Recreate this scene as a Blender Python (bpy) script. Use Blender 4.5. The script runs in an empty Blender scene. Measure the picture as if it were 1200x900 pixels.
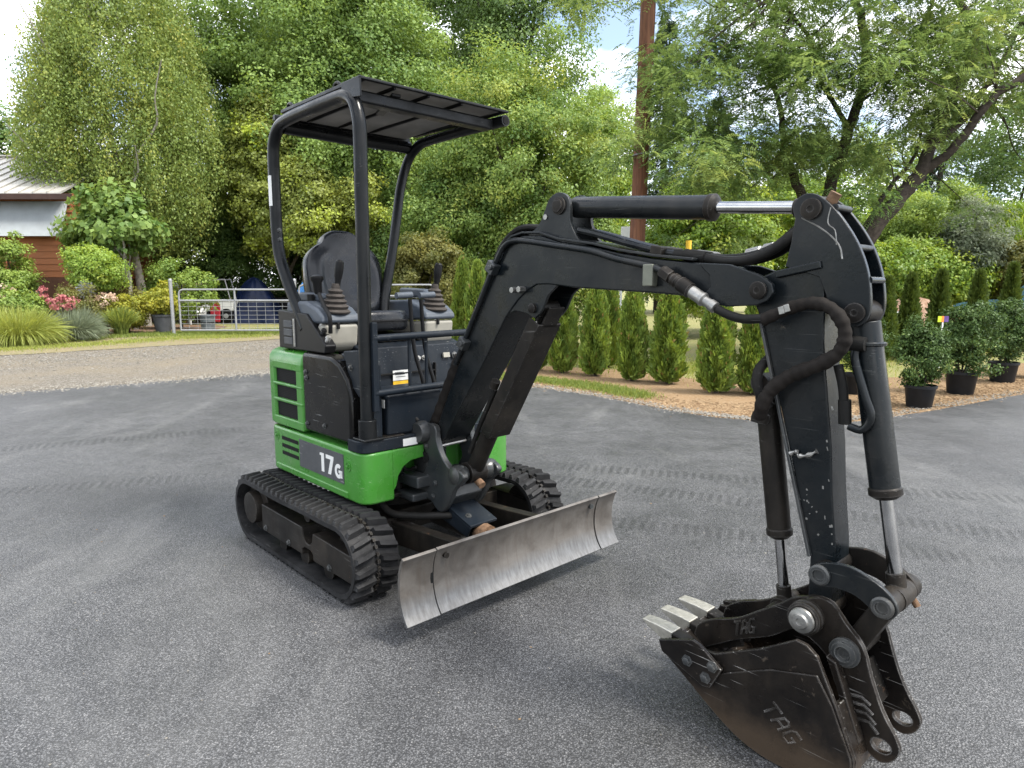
import bpy, bmesh, math, random
import numpy as np
from mathutils import Vector, Matrix

random.seed(7)
RNG = np.random.default_rng(11)
scene = bpy.context.scene
COL = scene.collection
R = math.radians

# ------------------------------------------------------------------ camera
FPX, HOR, CAMH = 790.0, 337.0, 1.42
pitch = math.atan2(450.0 - HOR, FPX)
cam_d = bpy.data.cameras.new("camera")
cam = bpy.data.objects.new("camera", cam_d)
COL.objects.link(cam)
cam.location = (0, 0, CAMH)
cam.rotation_euler = (R(90) - pitch, 0, 0)
cam_d.sensor_fit = 'HORIZONTAL'
cam_d.sensor_width = 36.0
cam_d.lens = FPX / 1200.0 * 36.0
cam_d.clip_start = 0.05
cam_d.clip_end = 2000
scene.camera = cam

# ------------------------------------------------------------------ light
SUN_EL, SUN_AZ = 56.0, 112.0         # high thin-cloud sun, to the right and a little behind the camera
world = bpy.data.worlds.new("World")
scene.world = world
world.use_nodes = True
wt = world.node_tree
for n in list(wt.nodes):
    wt.nodes.remove(n)
w_out = wt.nodes.new('ShaderNodeOutputWorld')
w_bg = wt.nodes.new('ShaderNodeBackground')
w_sky = wt.nodes.new('ShaderNodeTexSky')
w_sky.sky_type = 'NISHITA'
w_sky.sun_disc = False
w_sky.sun_elevation = R(SUN_EL)
w_sky.sun_rotation = R(SUN_AZ)
w_sky.air_density = 1.0
w_sky.dust_density = 2.0
w_tc = wt.nodes.new('ShaderNodeTexCoord')
w_map = wt.nodes.new('ShaderNodeMapping')
w_map.inputs['Scale'].default_value = (1.0, 1.0, 2.2)
w_noise = wt.nodes.new('ShaderNodeTexNoise')
w_noise.inputs['Scale'].default_value = 3.2
w_noise.inputs['Detail'].default_value = 6
w_noise.inputs['Roughness'].default_value = 0.55
w_ramp = wt.nodes.new('ShaderNodeValToRGB')
w_ramp.color_ramp.elements[0].position = 0.42
w_ramp.color_ramp.elements[0].color = (0.04, 0.04, 0.04, 1)
w_ramp.color_ramp.elements[1].position = 0.58
w_ramp.color_ramp.elements[1].color = (1, 1, 1, 1)
w_noise2 = wt.nodes.new('ShaderNodeTexNoise')
w_noise2.inputs['Scale'].default_value = 5.0
w_noise2.inputs['Detail'].default_value = 5
w_cl = wt.nodes.new('ShaderNodeMix')
w_cl.data_type = 'RGBA'
w_cl.inputs[6].default_value = (9.6, 9.9, 10.4, 1)
w_cl.inputs[7].default_value = (13.5, 13.5, 13.4, 1)
w_mix = wt.nodes.new('ShaderNodeMix')
w_mix.data_type = 'RGBA'
wl = wt.links.new
wl(w_tc.outputs['Generated'], w_map.inputs['Vector'])
wl(w_map.outputs[0], w_noise.inputs['Vector'])
wl(w_map.outputs[0], w_noise2.inputs['Vector'])
wl(w_noise.outputs[0], w_ramp.inputs[0])
wl(w_noise2.outputs[0], w_cl.inputs[0])
wl(w_ramp.outputs[0], w_mix.inputs[0])
wl(w_sky.outputs[0], w_mix.inputs[6])
wl(w_cl.outputs[2], w_mix.inputs[7])
wl(w_mix.outputs[2], w_bg.inputs[0])
w_bg.inputs[1].default_value = 0.07
wl(w_bg.outputs[0], w_out.inputs[0])

sun_d = bpy.data.lights.new("sun", 'SUN')
sun_d.energy = 1.5
sun_d.angle = R(16)
sun_d.color = (1.0, 0.96, 0.88)
sun = bpy.data.objects.new("sun", sun_d)
COL.objects.link(sun)
_az = R(SUN_AZ)
_sd = Vector((math.sin(_az) * math.cos(R(SUN_EL)), math.cos(_az) * math.cos(R(SUN_EL)), math.sin(R(SUN_EL))))
sun.rotation_euler = _sd.to_track_quat('Z', 'Y').to_euler()
sun.location = _sd * 60

scene.view_settings.view_transform = 'Standard'
scene.view_settings.look = 'None'
scene.view_settings.exposure = 2.2
scene.view_settings.gamma = 1.0
scene.view_settings.use_curve_mapping = False
scene.cycles.use_denoising = True
scene.cycles.max_bounces = 8
scene.cycles.transparent_max_bounces = 8

# ------------------------------------------------------------------ tagging helpers
def tag(o, label=None, cat=None, group=None, kind=None):
    if label: o['label'] = label
    if cat: o['category'] = cat
    if group: o['group'] = group
    if kind: o['kind'] = kind
    return o

def empty(name, loc=(0, 0, 0), rz=0.0, **kw):
    o = bpy.data.objects.new(name, None)
    o.empty_display_size = 0.2
    COL.objects.link(o)
    o.location = loc
    o.rotation_euler = (0, 0, rz)
    return tag(o, **kw)

def copy_tree(o, parent=None):
    c = o.copy()
    COL.objects.link(c)
    c.parent = parent
    for ch in list(o.children):
        copy_tree(ch, c)
    return c

# ------------------------------------------------------------------ material helpers
class NT:
    def __init__(self, name):
        self.m = bpy.data.materials.new(name)
        self.m.use_nodes = True
        self.t = self.m.node_tree
        self.b = self.t.nodes['Principled BSDF']
        self.out = self.t.nodes['Material Output']
        self._tc = None
    def n(self, typ, **kw):
        x = self.t.nodes.new(typ)
        for k, v in kw.items():
            setattr(x, k, v)
        return x
    def l(self, a, b):
        self.t.links.new(a, b)
    def coord(self, scale=(1, 1, 1), rot=(0, 0, 0), kind='Object'):
        if self._tc is None:
            self._tc = self.n('ShaderNodeTexCoord')
        mp = self.n('ShaderNodeMapping')
        mp.inputs['Scale'].default_value = scale
        mp.inputs['Rotation'].default_value = rot
        self.l(self._tc.outputs[kind], mp.inputs[0])
        return mp.outputs[0]
    def noise(self, scale, detail=4, rough=0.55, vec=None, dist=0.0):
        x = self.n('ShaderNodeTexNoise')
        x.inputs['Scale'].default_value = scale
        x.inputs['Detail'].default_value = detail
        x.inputs['Roughness'].default_value = rough
        x.inputs['Distortion'].default_value = dist
        self.l(vec if vec is not None else self.coord(), x.inputs['Vector'])
        return x.outputs[0]
    def voro(self, scale, vec=None, feature='F1', out='Distance'):
        x = self.n('ShaderNodeTexVoronoi')
        x.feature = feature
        x.inputs['Scale'].default_value = scale
        self.l(vec if vec is not None else self.coord(), x.inputs['Vector'])
        return x.outputs[out]
    def ramp(self, fac, stops):
        x = self.n('ShaderNodeValToRGB')
        e = x.color_ramp.elements
        while len(e) < len(stops):
            e.new(0.5)
        for i, (p, c) in enumerate(stops):
            e[i].position = p
            if not isinstance(c, (tuple, list)):
                c = (c, c, c)
            e[i].color = (c[0], c[1], c[2], 1)
        self.l(fac, x.inputs[0])
        return x.outputs[0]
    def mix(self, fac, a, b, mode='MIX'):
        x = self.n('ShaderNodeMix')
        x.data_type = 'RGBA'
        x.blend_type = mode
        for s, v in ((0, fac), (6, a), (7, b)):
            if isinstance(v, (int, float)):
                x.inputs[s].default_value = v if s == 0 else (v, v, v, 1)
            elif isinstance(v, (tuple, list)):
                x.inputs[s].default_value = (v[0], v[1], v[2], 1)
            else:
                self.l(v, x.inputs[s])
        return x.outputs[2]
    def math(self, op, a, b=0.0, c=None):
        x = self.n('ShaderNodeMath')
        x.operation = op
        for i, v in enumerate((a, b) if c is None else (a, b, c)):
            if isinstance(v, (int, float)):
                x.inputs[i].default_value = v
            else:
                self.l(v, x.inputs[i])
        return x.outputs[0]
    def bump(self, h, strength=0.3, dist=0.01):
        x = self.n('ShaderNodeBump')
        x.inputs['Strength'].default_value = strength
        x.inputs['Distance'].default_value = dist
        self.l(h, x.inputs['Height'])
        self.l(x.outputs[0], self.b.inputs['Normal'])
    def set(self, **kw):
        names = dict(color='Base Color', rough='Roughness', metal='Metallic', spec='Specular IOR Level', coat='Coat Weight', coat_rough='Coat Roughness', trans='Transmission Weight')
        for k, v in kw.items():
            s = self.b.inputs[names[k]]
            if isinstance(v, (tuple, list)):
                s.default_value = (v[0], v[1], v[2], 1)
            elif isinstance(v, (int, float)):
                s.default_value = v
            else:
                self.l(v, s)
        return self

def simple(name, color, rough=0.5, metal=0.0, var=0.15, scale=12, bump=0.0, spec=0.25):
    t = NT(name)
    nz = t.noise(scale)
    c = t.mix(t.ramp(nz, [(0.3, 0.0), (0.7, 1.0)]), tuple(x * (1 - var) for x in color), tuple(min(1, x * (1 + var)) for x in color))
    t.set(color=c, rough=rough, metal=metal, spec=spec)
    if bump:
        t.bump(nz, bump, 0.01)
    return t.m

def worn_paint(name, base, dust, dust_amt=0.5, rough=0.42, scratch=(0.45, 0.45, 0.44), scratch_amt=1.0, chip=(0.16, 0.12, 0.09), chip_t=0.68, metal=0.0, spec=0.14, slen=5.5, edge=0.0, low=None):
    """paint with dust film, streaked grime, chips and thin scratches"""
    t = NT(name)
    c1 = t.coord()
    big = t.noise(3.2, 6, 0.62, c1, 0.4)
    fine = t.noise(38, 4, 0.6, c1)
    streak = t.noise(7, 5, 0.6, t.coord((3.0, 3.0, 0.5)))
    d = t.math('MULTIPLY', t.ramp(big, [(0.38, 0.0), (0.72, 1.0)]), t.ramp(streak, [(0.3, 0.25), (0.7, 1.0)]))
    d = t.math('MULTIPLY', d, dust_amt)
    col = t.mix(d, base, dust)
    col = t.mix(t.math('MULTIPLY', t.ramp(fine, [(0.45, 0.0), (0.75, 1.0)]), 0.12 * dust_amt), col, dust)
    chips = t.ramp(t.noise(24, 8, 0.7, c1, 0.6), [(chip_t, 0.0), (chip_t + 0.03, 1.0)])
    col = t.mix(chips, col, chip)
    # scratches: short straight hair lines, noise stretched along a few directions
    sc = None
    for rot, th in (((0.15, 0.5, 0.0), 0.70), ((0.1, -0.9, 0.2), 0.715), ((0.0, 1.35, 0.1), 0.71)):
        q = t.noise(1.0, 2, 0.5, t.coord((slen, 60, 170), rot))
        q = t.ramp(q, [(th, 0.0), (th + 0.02, 1.0)])
        sc = q if sc is None else t.math('MAXIMUM', sc, q)
    brk = t.ramp(t.noise(4.5, 3, 0.6, c1), [(0.46, 0.0), (0.58, 1.0)])
    sc = t.math('MULTIPLY', sc, brk)
    sc = t.math('MULTIPLY', sc, scratch_amt)
    col = t.mix(sc, col, scratch)
    if low:          # ground-polished, rust-stained lower part of the tool
        xyz = t.n('ShaderNodeSeparateXYZ'); t.l(c1, xyz.inputs[0])
        lz = t.math('MULTIPLY_ADD', t.noise(6, 5, 0.65, c1), 0.22, xyz.outputs[2])
        lm = t.ramp(lz, [(low[1], 1.0), (low[1] + 0.10, 0.0)])
        col = t.mix(t.math('MULTIPLY', lm, 0.8), col, low[0])
    if edge:
        bv = t.n('ShaderNodeBevel'); bv.samples = 4
        bv.inputs['Radius'].default_value = 0.007
        ge = t.n('ShaderNodeNewGeometry')
        dp = t.n('ShaderNodeVectorMath'); dp.operation = 'DOT_PRODUCT'
        t.l(bv.outputs[0], dp.inputs[0]); t.l(ge.outputs['Normal'], dp.inputs[1])
        em = t.ramp(dp.outputs['Value'], [(0.80, 1.0), (0.96, 0.0)])
        em = t.math('MULTIPLY', em, t.ramp(t.noise(17, 5, 0.7, c1), [(0.38, 0.0), (0.62, 1.0)]))
        col = t.mix(t.math('MULTIPLY', em, edge), col, scratch)
    rg = t.ramp(t.noise(8, 5, 0.6, c1), [(0.3, max(0.05, rough - 0.13)), (0.75, min(1, rough + 0.25))])
    t.set(color=col, rough=rg, metal=metal, spec=spec)
    t.bump(t.math('ADD', t.noise(90, 3, 0.5, c1), t.math('MULTIPLY', chips, -1.5)), 0.08, 0.004)
    return t.m

M = {}
M['charcoal'] = worn_paint('charcoal_paint', (0.0035, 0.0056, 0.0072), (0.052, 0.047, 0.041), 0.36, 0.27, spec=0.24, scratch_amt=0.18, slen=2.6, edge=0.35, scratch=(0.22, 0.22, 0.21), chip=(0.07, 0.06, 0.05))
M['canopy'] = worn_paint('canopy_black_paint', (0.0030, 0.0040, 0.0050), (0.036, 0.034, 0.031), 0.3, 0.30, scratch=(0.2, 0.2, 0.2), scratch_amt=0.2, chip=(0.05, 0.045, 0.04), spec=0.2)
M['slate'] = worn_paint('slate_paint', (0.0070, 0.0105, 0.0155), (0.040, 0.038, 0.035), 0.3, 0.42, scratch_amt=0.35)
M['black'] = worn_paint('black_gloss_paint', (0.0028, 0.0028, 0.0028), (0.030, 0.026, 0.022), 0.16, 0.16, spec=0.2, scratch_amt=0.35)
M['green'] = worn_paint('green_paint', (0.034, 0.175, 0.017), (0.095, 0.17, 0.070), 0.6, 0.28, scratch=(0.3, 0.45, 0.25), scratch_amt=0.5, chip=(0.03, 0.06, 0.03), chip_t=0.74, spec=0.4)
M['bucket'] = worn_paint('bucket_steel', (0.0062, 0.0054, 0.0052), (0.052, 0.041, 0.031), 0.6, 0.30, scratch=(0.26, 0.25, 0.235), scratch_amt=0.9, chip=(0.055, 0.044, 0.034), chip_t=0.63, metal=0.25, edge=0.9, slen=4.0, spec=0.22, low=((0.070, 0.050, 0.034), 0.17))
M['grimy'] = worn_paint('grimy_steel', (0.0085, 0.0078, 0.0072), (0.052, 0.043, 0.034), 0.7, 0.42, scratch=(0.2, 0.19, 0.18), scratch_amt=0.4, chip=(0.085, 0.048, 0.028), chip_t=0.66, metal=0.2, edge=0.5)
M['cast'] = worn_paint('cast_steel_paint', (0.018, 0.021, 0.023), (0.075, 0.068, 0.058), 0.6, 0.34, spec=0.5, scratch=(0.2, 0.2, 0.19), scratch_amt=0.3, chip=(0.075, 0.05, 0.032), chip_t=0.68, edge=0.5)
M['rubber'] = worn_paint('track_rubber', (0.0085, 0.0085, 0.009), (0.062, 0.062, 0.063), 0.75, 0.5, scratch_amt=0.15, chip=(0.10, 0.10, 0.10), chip_t=0.66)
M['hose'] = worn_paint('hose_rubber', (0.007, 0.007, 0.0067), (0.038, 0.034, 0.03), 0.6, 0.55, scratch_amt=0.1, chip_t=0.8)
M['sleeve'] = worn_paint('braided_sleeve', (0.009, 0.0075, 0.0065), (0.034, 0.028, 0.024), 0.7, 0.8, scratch_amt=0.0, chip_t=0.85)
M['chrome'] = simple('chrome_rod', (0.40, 0.40, 0.40), 0.16, 1.0, 0.12, 20)
M['steel'] = simple('bare_steel', (0.28, 0.275, 0.26), 0.42, 0.85, 0.25, 40, 0.1)
M['toothsteel'] = simple('polished_tooth_steel', (0.40, 0.38, 0.33), 0.42, 0.75, 0.18, 45, 0.15)
M['vinyl'] = worn_paint('seat_vinyl', (0.0045, 0.0055, 0.0075), (0.018, 0.021, 0.026), 0.5, 0.25, scratch_amt=0.1, chip_t=0.9, spec=0.35)
M['bellows'] = simple('rubber_bellows', (0.040, 0.034, 0.030), 0.75, 0, 0.3, 30)
M['consolegrey'] = simple('console_grey_plastic', (0.055, 0.065, 0.080), 0.5, 0, 0.15, 10)
M['cream'] = simple('cream_plastic', (0.22, 0.21, 0.18), 0.5, 0, 0.12, 9)
M['plastic'] = simple('black_plastic', (0.0065, 0.0065, 0.007), 0.42, 0, 0.2, 25, 0.0, 0.16)
M['decal'] = worn_paint('grey_decal', (0.055, 0.058, 0.062), (0.12, 0.12, 0.12), 0.5, 0.5, scratch_amt=0.6, chip_t=0.8)
M['white'] = simple('white_print', (0.60, 0.60, 0.58), 0.5, 0, 0.05, 20)
M['yellow'] = simple('yellow_print', (0.65, 0.40, 0.03), 0.5, 0, 0.1, 20)
M['brownlabel'] = simple('brown_label', (0.22, 0.13, 0.06), 0.6, 0, 0.2, 20)
M['slot'] = simple('dark_opening', (0.004, 0.004, 0.004), 0.9, 0, 0.2, 20)
M['galv'] = simple('galvanised_steel', (0.26, 0.265, 0.27), 0.5, 0.3, 0.12, 14)
M['mud'] = simple('dried_mud_steel', (0.125, 0.074, 0.043), 0.85, 0.0, 0.45, 40, 0.4)

def m_grille():
    t = NT('grille_mesh_metal')
    vec = t.coord((1, 1, 1), (0, R(45), 0))
    ch = t.n('ShaderNodeTexChecker')
    ch.inputs['Scale'].default_value = 150
    t.l(vec, ch.inputs['Vector'])
    t.set(color=t.mix(ch.outputs[1], (0.002, 0.002, 0.002), (0.016, 0.016, 0.016)), rough=0.7, spec=0.1)
    return t.m
M['grille'] = m_grille()

def m_blade():
    t = NT('dozer_blade_steel')
    c = t.coord()
    xyz = t.n('ShaderNodeSeparateXYZ')
    t.l(c, xyz.inputs[0])
    wig = t.math('MULTIPLY_ADD', t.noise(7, 4, 0.6, t.coord((0.3, 0.6, 1.5))), 0.10, xyz.outputs[2])
    edge = t.ramp(wig, [(0.19, 1.0), (0.245, 0.0)])          # scoured cutting edge
    n1 = t.noise(9, 7, 0.65, c, 0.5)
    base = t.ramp(n1, [(0.25, (0.055, 0.048, 0.042)), (0.5, (0.10, 0.091, 0.082)), (0.8, (0.135, 0.127, 0.118))])
    strk = t.noise(14, 5, 0.6, t.coord((1, 4, 0.35)))
    base = t.mix(t.ramp(strk, [(0.5, 0.0), (0.75, 0.5)]), base, (0.07, 0.055, 0.043))
    bright = t.ramp(t.noise(22, 4, 0.6, t.coord((1, 3, 0.6))), [(0.3, (0.085, 0.084, 0.082)), (0.7, (0.145, 0.145, 0.146))])
    t.set(color=t.mix(edge, base, bright), rough=t.ramp(n1, [(0.3, 0.36), (0.7, 0.55)]), metal=t.math('MULTIPLY_ADD', edge, 0.3, 0.35))
    t.bump(t.noise(60, 4, 0.6, c), 0.1, 0.004)
    return t.m
M['blade'] = m_blade()

def m_roofpanel():
    t = NT('translucent_roof_sheet')
    c = t.ramp(t.noise(5, 5, 0.6), [(0.3, (0.13, 0.128, 0.123)), (0.7, (0.21, 0.205, 0.195))])
    tr = t.n('ShaderNodeBsdfTranslucent')
    mx = t.n('ShaderNodeMixShader')
    mx.inputs[0].default_value = 0.5
    t.l(c, tr.inputs[0])
    t.set(color=c, rough=0.5)
    t.l(t.b.outputs[0], mx.inputs[1])
    t.l(tr.outputs[0], mx.inputs[2])
    t.l(mx.outputs[0], t.out.inputs[0])
    return t.m
M['roofpanel'] = m_roofpanel()

# ------------------------------------------------------------------ mesh builder
class MB:
    def __init__(s):
        s.v = []
        s.f = []
    def add(s, verts, faces):
        o = len(s.v)
        s.v += [tuple(p) for p in verts]
        s.f += [tuple(i + o for i in f) for f in faces]
        return s
    def box(s, c, size, rot=None):
        hx, hy, hz = (x / 2 for x in size)
        vs = [Vector((x * hx, y * hy, z * hz)) for x in (-1, 1) for y in (-1, 1) for z in (-1, 1)]
        if rot is not None:
            mt = rot if isinstance(rot, Matrix) else Matrix.Rotation(rot[2], 3, 'Z') @ Matrix.Rotation(rot[1], 3, 'Y') @ Matrix.Rotation(rot[0], 3, 'X')
            vs = [mt @ p for p in vs]
        cc = Vector(c)
        return s.add([p + cc for p in vs], [(0, 1, 3, 2), (4, 6, 7, 5), (0, 4, 5, 1), (2, 3, 7, 6), (0, 2, 6, 4), (1, 5, 7, 3)])
    def span(s, a, b):
        return s.box([(x + y) / 2 for x, y in zip(a, b)], [abs(y - x) for x, y in zip(a, b)])
    def prism(s, pts, lo, hi, axis='y'):
        n = len(pts)
        def mk(p, h):
            a, b = p
            return (a, h, b) if axis == 'y' else ((h, a, b) if axis == 'x' else (a, b, h))
        vs = [mk(p, lo) for p in pts] + [mk(p, hi) for p in pts]
        fs = [tuple(range(n)), tuple(range(2 * n - 1, n - 1, -1))]
        fs += [(i, (i + 1) % n, n + (i + 1) % n, n + i) for i in range(n)]
        return s.add(vs, fs)
    def tube(s, path, r, n=10, closed=False, caps=True):
        P = [Vector(p) for p in path]
        k = len(P)
        rs = r if isinstance(r, (list, tuple)) else [r] * k
        T = []
        for i in range(k):
            a = P[(i - 1) % k] if (closed or i > 0) else P[i]
            b = P[(i + 1) % k] if (closed or i < k - 1) else P[i]
            T.append((b - a).normalized())
        up = Vector((0, 0, 1)) if abs(T[0].z) < 0.9 else Vector((1, 0, 0))
        nv = (up - T[0] * up.dot(T[0])).normalized()
        vs = []
        for i in range(k):
            nv = (nv - T[i] * nv.dot(T[i])).normalized()
            bv = T[i].cross(nv)
            for j in range(n):
                a = 2 * math.pi * j / n
                vs.append(P[i] + (nv * math.cos(a) + bv * math.sin(a)) * rs[i])
        fs = []
        for i in range(k if closed else k - 1):
            i2 = (i + 1) % k
            for j in range(n):
                j2 = (j + 1) % n
                fs.append((i * n + j, i * n + j2, i2 * n + j2, i2 * n + j))
        if caps and not closed:
            fs.append(tuple(range(n - 1, -1, -1)))
            fs.append(tuple((k - 1) * n + j for j in range(n)))
        return s.add(vs, fs)
    def cyl(s, a, b, r, n=18, r2=None):
        return s.tube([a, b], [r, r if r2 is None else r2], n)
    def lathe(s, prof, c=(0, 0, 0), n=18, axis=None):
        """prof: (radius, height) list; revolve about z then orient so z->axis"""
        k = len(prof)
        q = Vector((0, 0, 1)).rotation_difference(Vector(axis).normalized()).to_matrix() if axis is not None else Matrix.Identity(3)
        cc = Vector(c)
        vs = []
        for (r, h) in prof:
            for j in range(n):
                a = 2 * math.pi * j / n
                vs.append(q @ Vector((r * math.cos(a), r * math.sin(a), h)) + cc)
        fs = []
        for i in range(k - 1):
            for j in range(n):
                j2 = (j + 1) % n
                fs.append((i * n + j, i * n + j2, (i + 1) * n + j2, (i + 1) * n + j))
        fs.append(tuple(range(n - 1, -1, -1)))
        fs.append(tuple((k - 1) * n + j for j in range(n)))
        return s.add(vs, fs)
    def mesh(s, name, mat, smooth=True, angle=38):
        me = bpy.data.meshes.new(name)
        me.from_pydata(s.v, [], s.f)
        bm = bmesh.new()
        bm.from_mesh(me)
        bmesh.ops.recalc_face_normals(bm, faces=bm.faces)
        bm.to_mesh(me)
        bm.free()
        if smooth:
            me.shade_smooth()
            me.set_sharp_from_angle(angle=R(angle))
        me.materials.append(mat)
        return me
    def build(s, name, mat, parent=None, bevel=0.0, seg=2, smooth=True, angle=38):
        o = bpy.data.objects.new(name, s.mesh(name, mat, smooth, angle))
        COL.objects.link(o)
        o.parent = parent
        if bevel:
            md = o.modifiers.new('bevel', 'BEVEL')
            md.width = bevel
            md.segments = seg
            md.limit_method = 'ANGLE'
            md.angle_limit = R(35)
            md.harden_normals = True
            md.use_clamp_overlap = True
        return o

def catmull(pts, k=6):
    P = [Vector(p) for p in pts]
    out = []
    for i in range(len(P) - 1):
        p0 = P[max(i - 1, 0)]; p1 = P[i]; p2 = P[i + 1]; p3 = P[min(i + 2, len(P) - 1)]
        for j in range(k):
            t = j / k
            out.append(0.5 * ((2 * p1) + (p2 - p0) * t + (2 * p0 - 5 * p1 + 4 * p2 - p3) * t * t + (3 * p1 - p0 - 3 * p2 + p3) * t ** 3))
    out.append(P[-1])
    return out

def catmull2(pts, k=4):
    return [(p.x, p.y) for p in catmull([(a, b, 0) for a, b in pts], k)]

def arc_pts(cx, cz, r, a0, a1, n):
    return [(cx + r * math.cos(R(a0 + (a1 - a0) * i / n)), cz + r * math.sin(R(a0 + (a1 - a0) * i / n))) for i in range(n + 1)]

def offset_curve(pts, d):
    out = []
    for i, p in enumerate(pts):
        a = pts[max(i - 1, 0)]; b = pts[min(i + 1, len(pts) - 1)]
        tx, tz = b[0] - a[0], b[1] - a[1]
        L = math.hypot(tx, tz) or 1
        out.append((p[0] - tz / L * d, p[1] + tx / L * d))
    return out

# ------------------------------------------------------------------ ground materials
def m_asphalt():
    t = NT('asphalt')
    c = t.coord()
    stone = t.voro(155, c, 'F1', 'Color')
    dist = t.voro(155, c, 'F1', 'Distance')
    bw = t.n('ShaderNodeSeparateColor')
    t.l(stone, bw.inputs[0])
    agg = t.ramp(bw.outputs[0], [(0.0, (0.016, 0.016, 0.018)), (0.45, (0.062, 0.063, 0.067)), (0.78, (0.112, 0.114, 0.119)), (0.94, (0.19, 0.19, 0.19)), (1.0, (0.28, 0.27, 0.265))])
    fine = t.noise(420, 2, 0.6, c)
    agg = t.mix(0.5, agg, t.ramp(fine, [(0.25, (0.025, 0.025, 0.026)), (0.75, (0.155, 0.156, 0.159))]), 'MIX')
    bind = t.ramp(dist, [(0.30, 1.0), (0.62, 0.0)])
    agg = t.mix(t.math('SUBTRACT', 1.0, bind), agg, (0.022, 0.022, 0.023))
    big = t.noise(0.55, 5, 0.6, t.coord((1, 1, 1), (0, 0, 0.6)), 0.5)
    mid = t.noise(3.3, 6, 0.65, c, 0.4)
    agg = t.mix(1.0, agg, t.ramp(big, [(0.32, 0.66), (0.68, 1.28)]), 'MULTIPLY')
    agg = t.mix(1.0, agg, t.ramp(mid, [(0.3, 0.80), (0.72, 1.14)]), 'MULTIPLY')
    # pale traffic-worn dusty patches and dark tracked-on rubber marks
    dust = t.math('MULTIPLY', t.ramp(t.noise(0.9, 6, 0.7, t.coord((1, 0.45, 1), (0, 0, 0.5)), 0.8), [(0.52, 0.0), (0.68, 1.0)]), 0.22)
    agg = t.mix(dust, agg, (0.19, 0.188, 0.18))
    mark = t.math('MULTIPLY', t.ramp(t.noise(2.2, 5, 0.7, t.coord((0.35, 2.6, 1), (0, 0, -0.25)), 0.7), [(0.60, 0.0), (0.70, 1.0)]), 0.45)
    agg = t.mix(mark, agg, (0.035, 0.035, 0.036))
    for (ox, oy, rz_, wd, ln_) in ((1.55, 4.35, -0.42, 0.11, 2.6), (2.2, 4.75, -0.28, 0.11, 3.0), (1.3, 3.75, -0.3, 0.10, 1.8), (-4.2, 6.0, 0.45, 0.13, 2.4), (-3.5, 4.6, 0.3, 0.12, 1.6)):
        mp = t.n('ShaderNodeMapping'); mp.vector_type = 'TEXTURE'
        mp.inputs['Location'].default_value = (ox, oy, 0)
        mp.inputs['Rotation'].default_value = (0, 0, rz_)
        t.l(t._tc.outputs['Object'], mp.inputs[0])
        sx_ = t.n('ShaderNodeSeparateXYZ'); t.l(mp.outputs[0], sx_.inputs[0])
        bx_ = t.ramp(t.math('ABSOLUTE', sx_.outputs[1]), [(wd * 0.8, 1.0), (wd, 0.0)])
        bl_ = t.ramp(t.math('MULTIPLY', t.math('ABSOLUTE', sx_.outputs[0]), 0.5), [(ln_ * 0.3, 1.0), (ln_ * 0.5, 0.0)])
        wv = t.n('ShaderNodeTexWave'); wv.inputs['Scale'].default_value = 5.0; wv.inputs['Distortion'].default_value = 1.5
        t.l(mp.outputs[0], wv.inputs[0])
        k_ = t.math('MULTIPLY', t.math('MULTIPLY', bx_, bl_), t.ramp(wv.outputs[1], [(0.45, 0.0), (0.6, 1.0)]))
        k_ = t.math('MULTIPLY', k_, t.ramp(t.noise(4.0, 4, 0.6, c), [(0.30, 0.25), (0.5, 1.0)]))
        agg = t.mix(k_, agg, t.mix(1.0, agg, 0.58, 'MULTIPLY'))
    litter = t.ramp(t.noise(26, 6, 0.8, c, 1.0), [(0.73, 0.0), (0.76, 1.0)])
    agg = t.mix(t.math('MULTIPLY', litter, 0.55), agg, (0.22, 0.18, 0.11))
    t.set(color=agg, rough=t.ramp(mid, [(0.3, 0.46), (0.7, 0.66)]), spec=0.6)
    h = t.math('ADD', t.math('MULTIPLY', dist, -1.0), t.math('MULTIPLY', fine, 0.6))
    t.bump(h, 0.55, 0.006)
    return t.m

def m_gravel():
    t = NT('gravel')
    c = t.coord()
    v = t.n('ShaderNodeSeparateColor')
    t.l(t.voro(52, c, 'F1', 'Color'), v.inputs[0])
    d = t.voro(52, c)
    col = t.ramp(v.outputs[0], [(0.0, (0.085, 0.078, 0.066)), (0.5, (0.18, 0.165, 0.14)), (1.0, (0.29, 0.27, 0.24))])
    col = t.mix(t.ramp(d, [(0.35, 0.0), (0.65, 0.8)]), col, (0.09, 0.075, 0.055))
    col = t.mix(t.ramp(t.noise(0.8, 5, 0.6, c), [(0.4, 0.0), (0.7, 0.55)]), col, (0.19, 0.155, 0.105))
    t.set(color=col, rough=0.95, spec=0.2)
    t.bump(t.math('MULTIPLY', d, -1), 0.7, 0.02)
    return t.m

def m_soil(name, a, b, cc, scale=40):
    t = NT(name)
    c = t.coord()
    n1 = t.noise(1.6, 6, 0.65, c, 0.3)
    n2 = t.noise(scale, 5, 0.7, c)
    col = t.mix(t.ramp(n1, [(0.35, 0.0), (0.68, 1.0)]), a, b)
    col = t.mix(t.ramp(n2, [(0.42, 0.0), (0.68, 1.0)]), col, cc)
    t.set(color=col, rough=0.95, spec=0.15)
    t.bump(n2, 0.8, 0.02)
    return t.m

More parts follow.
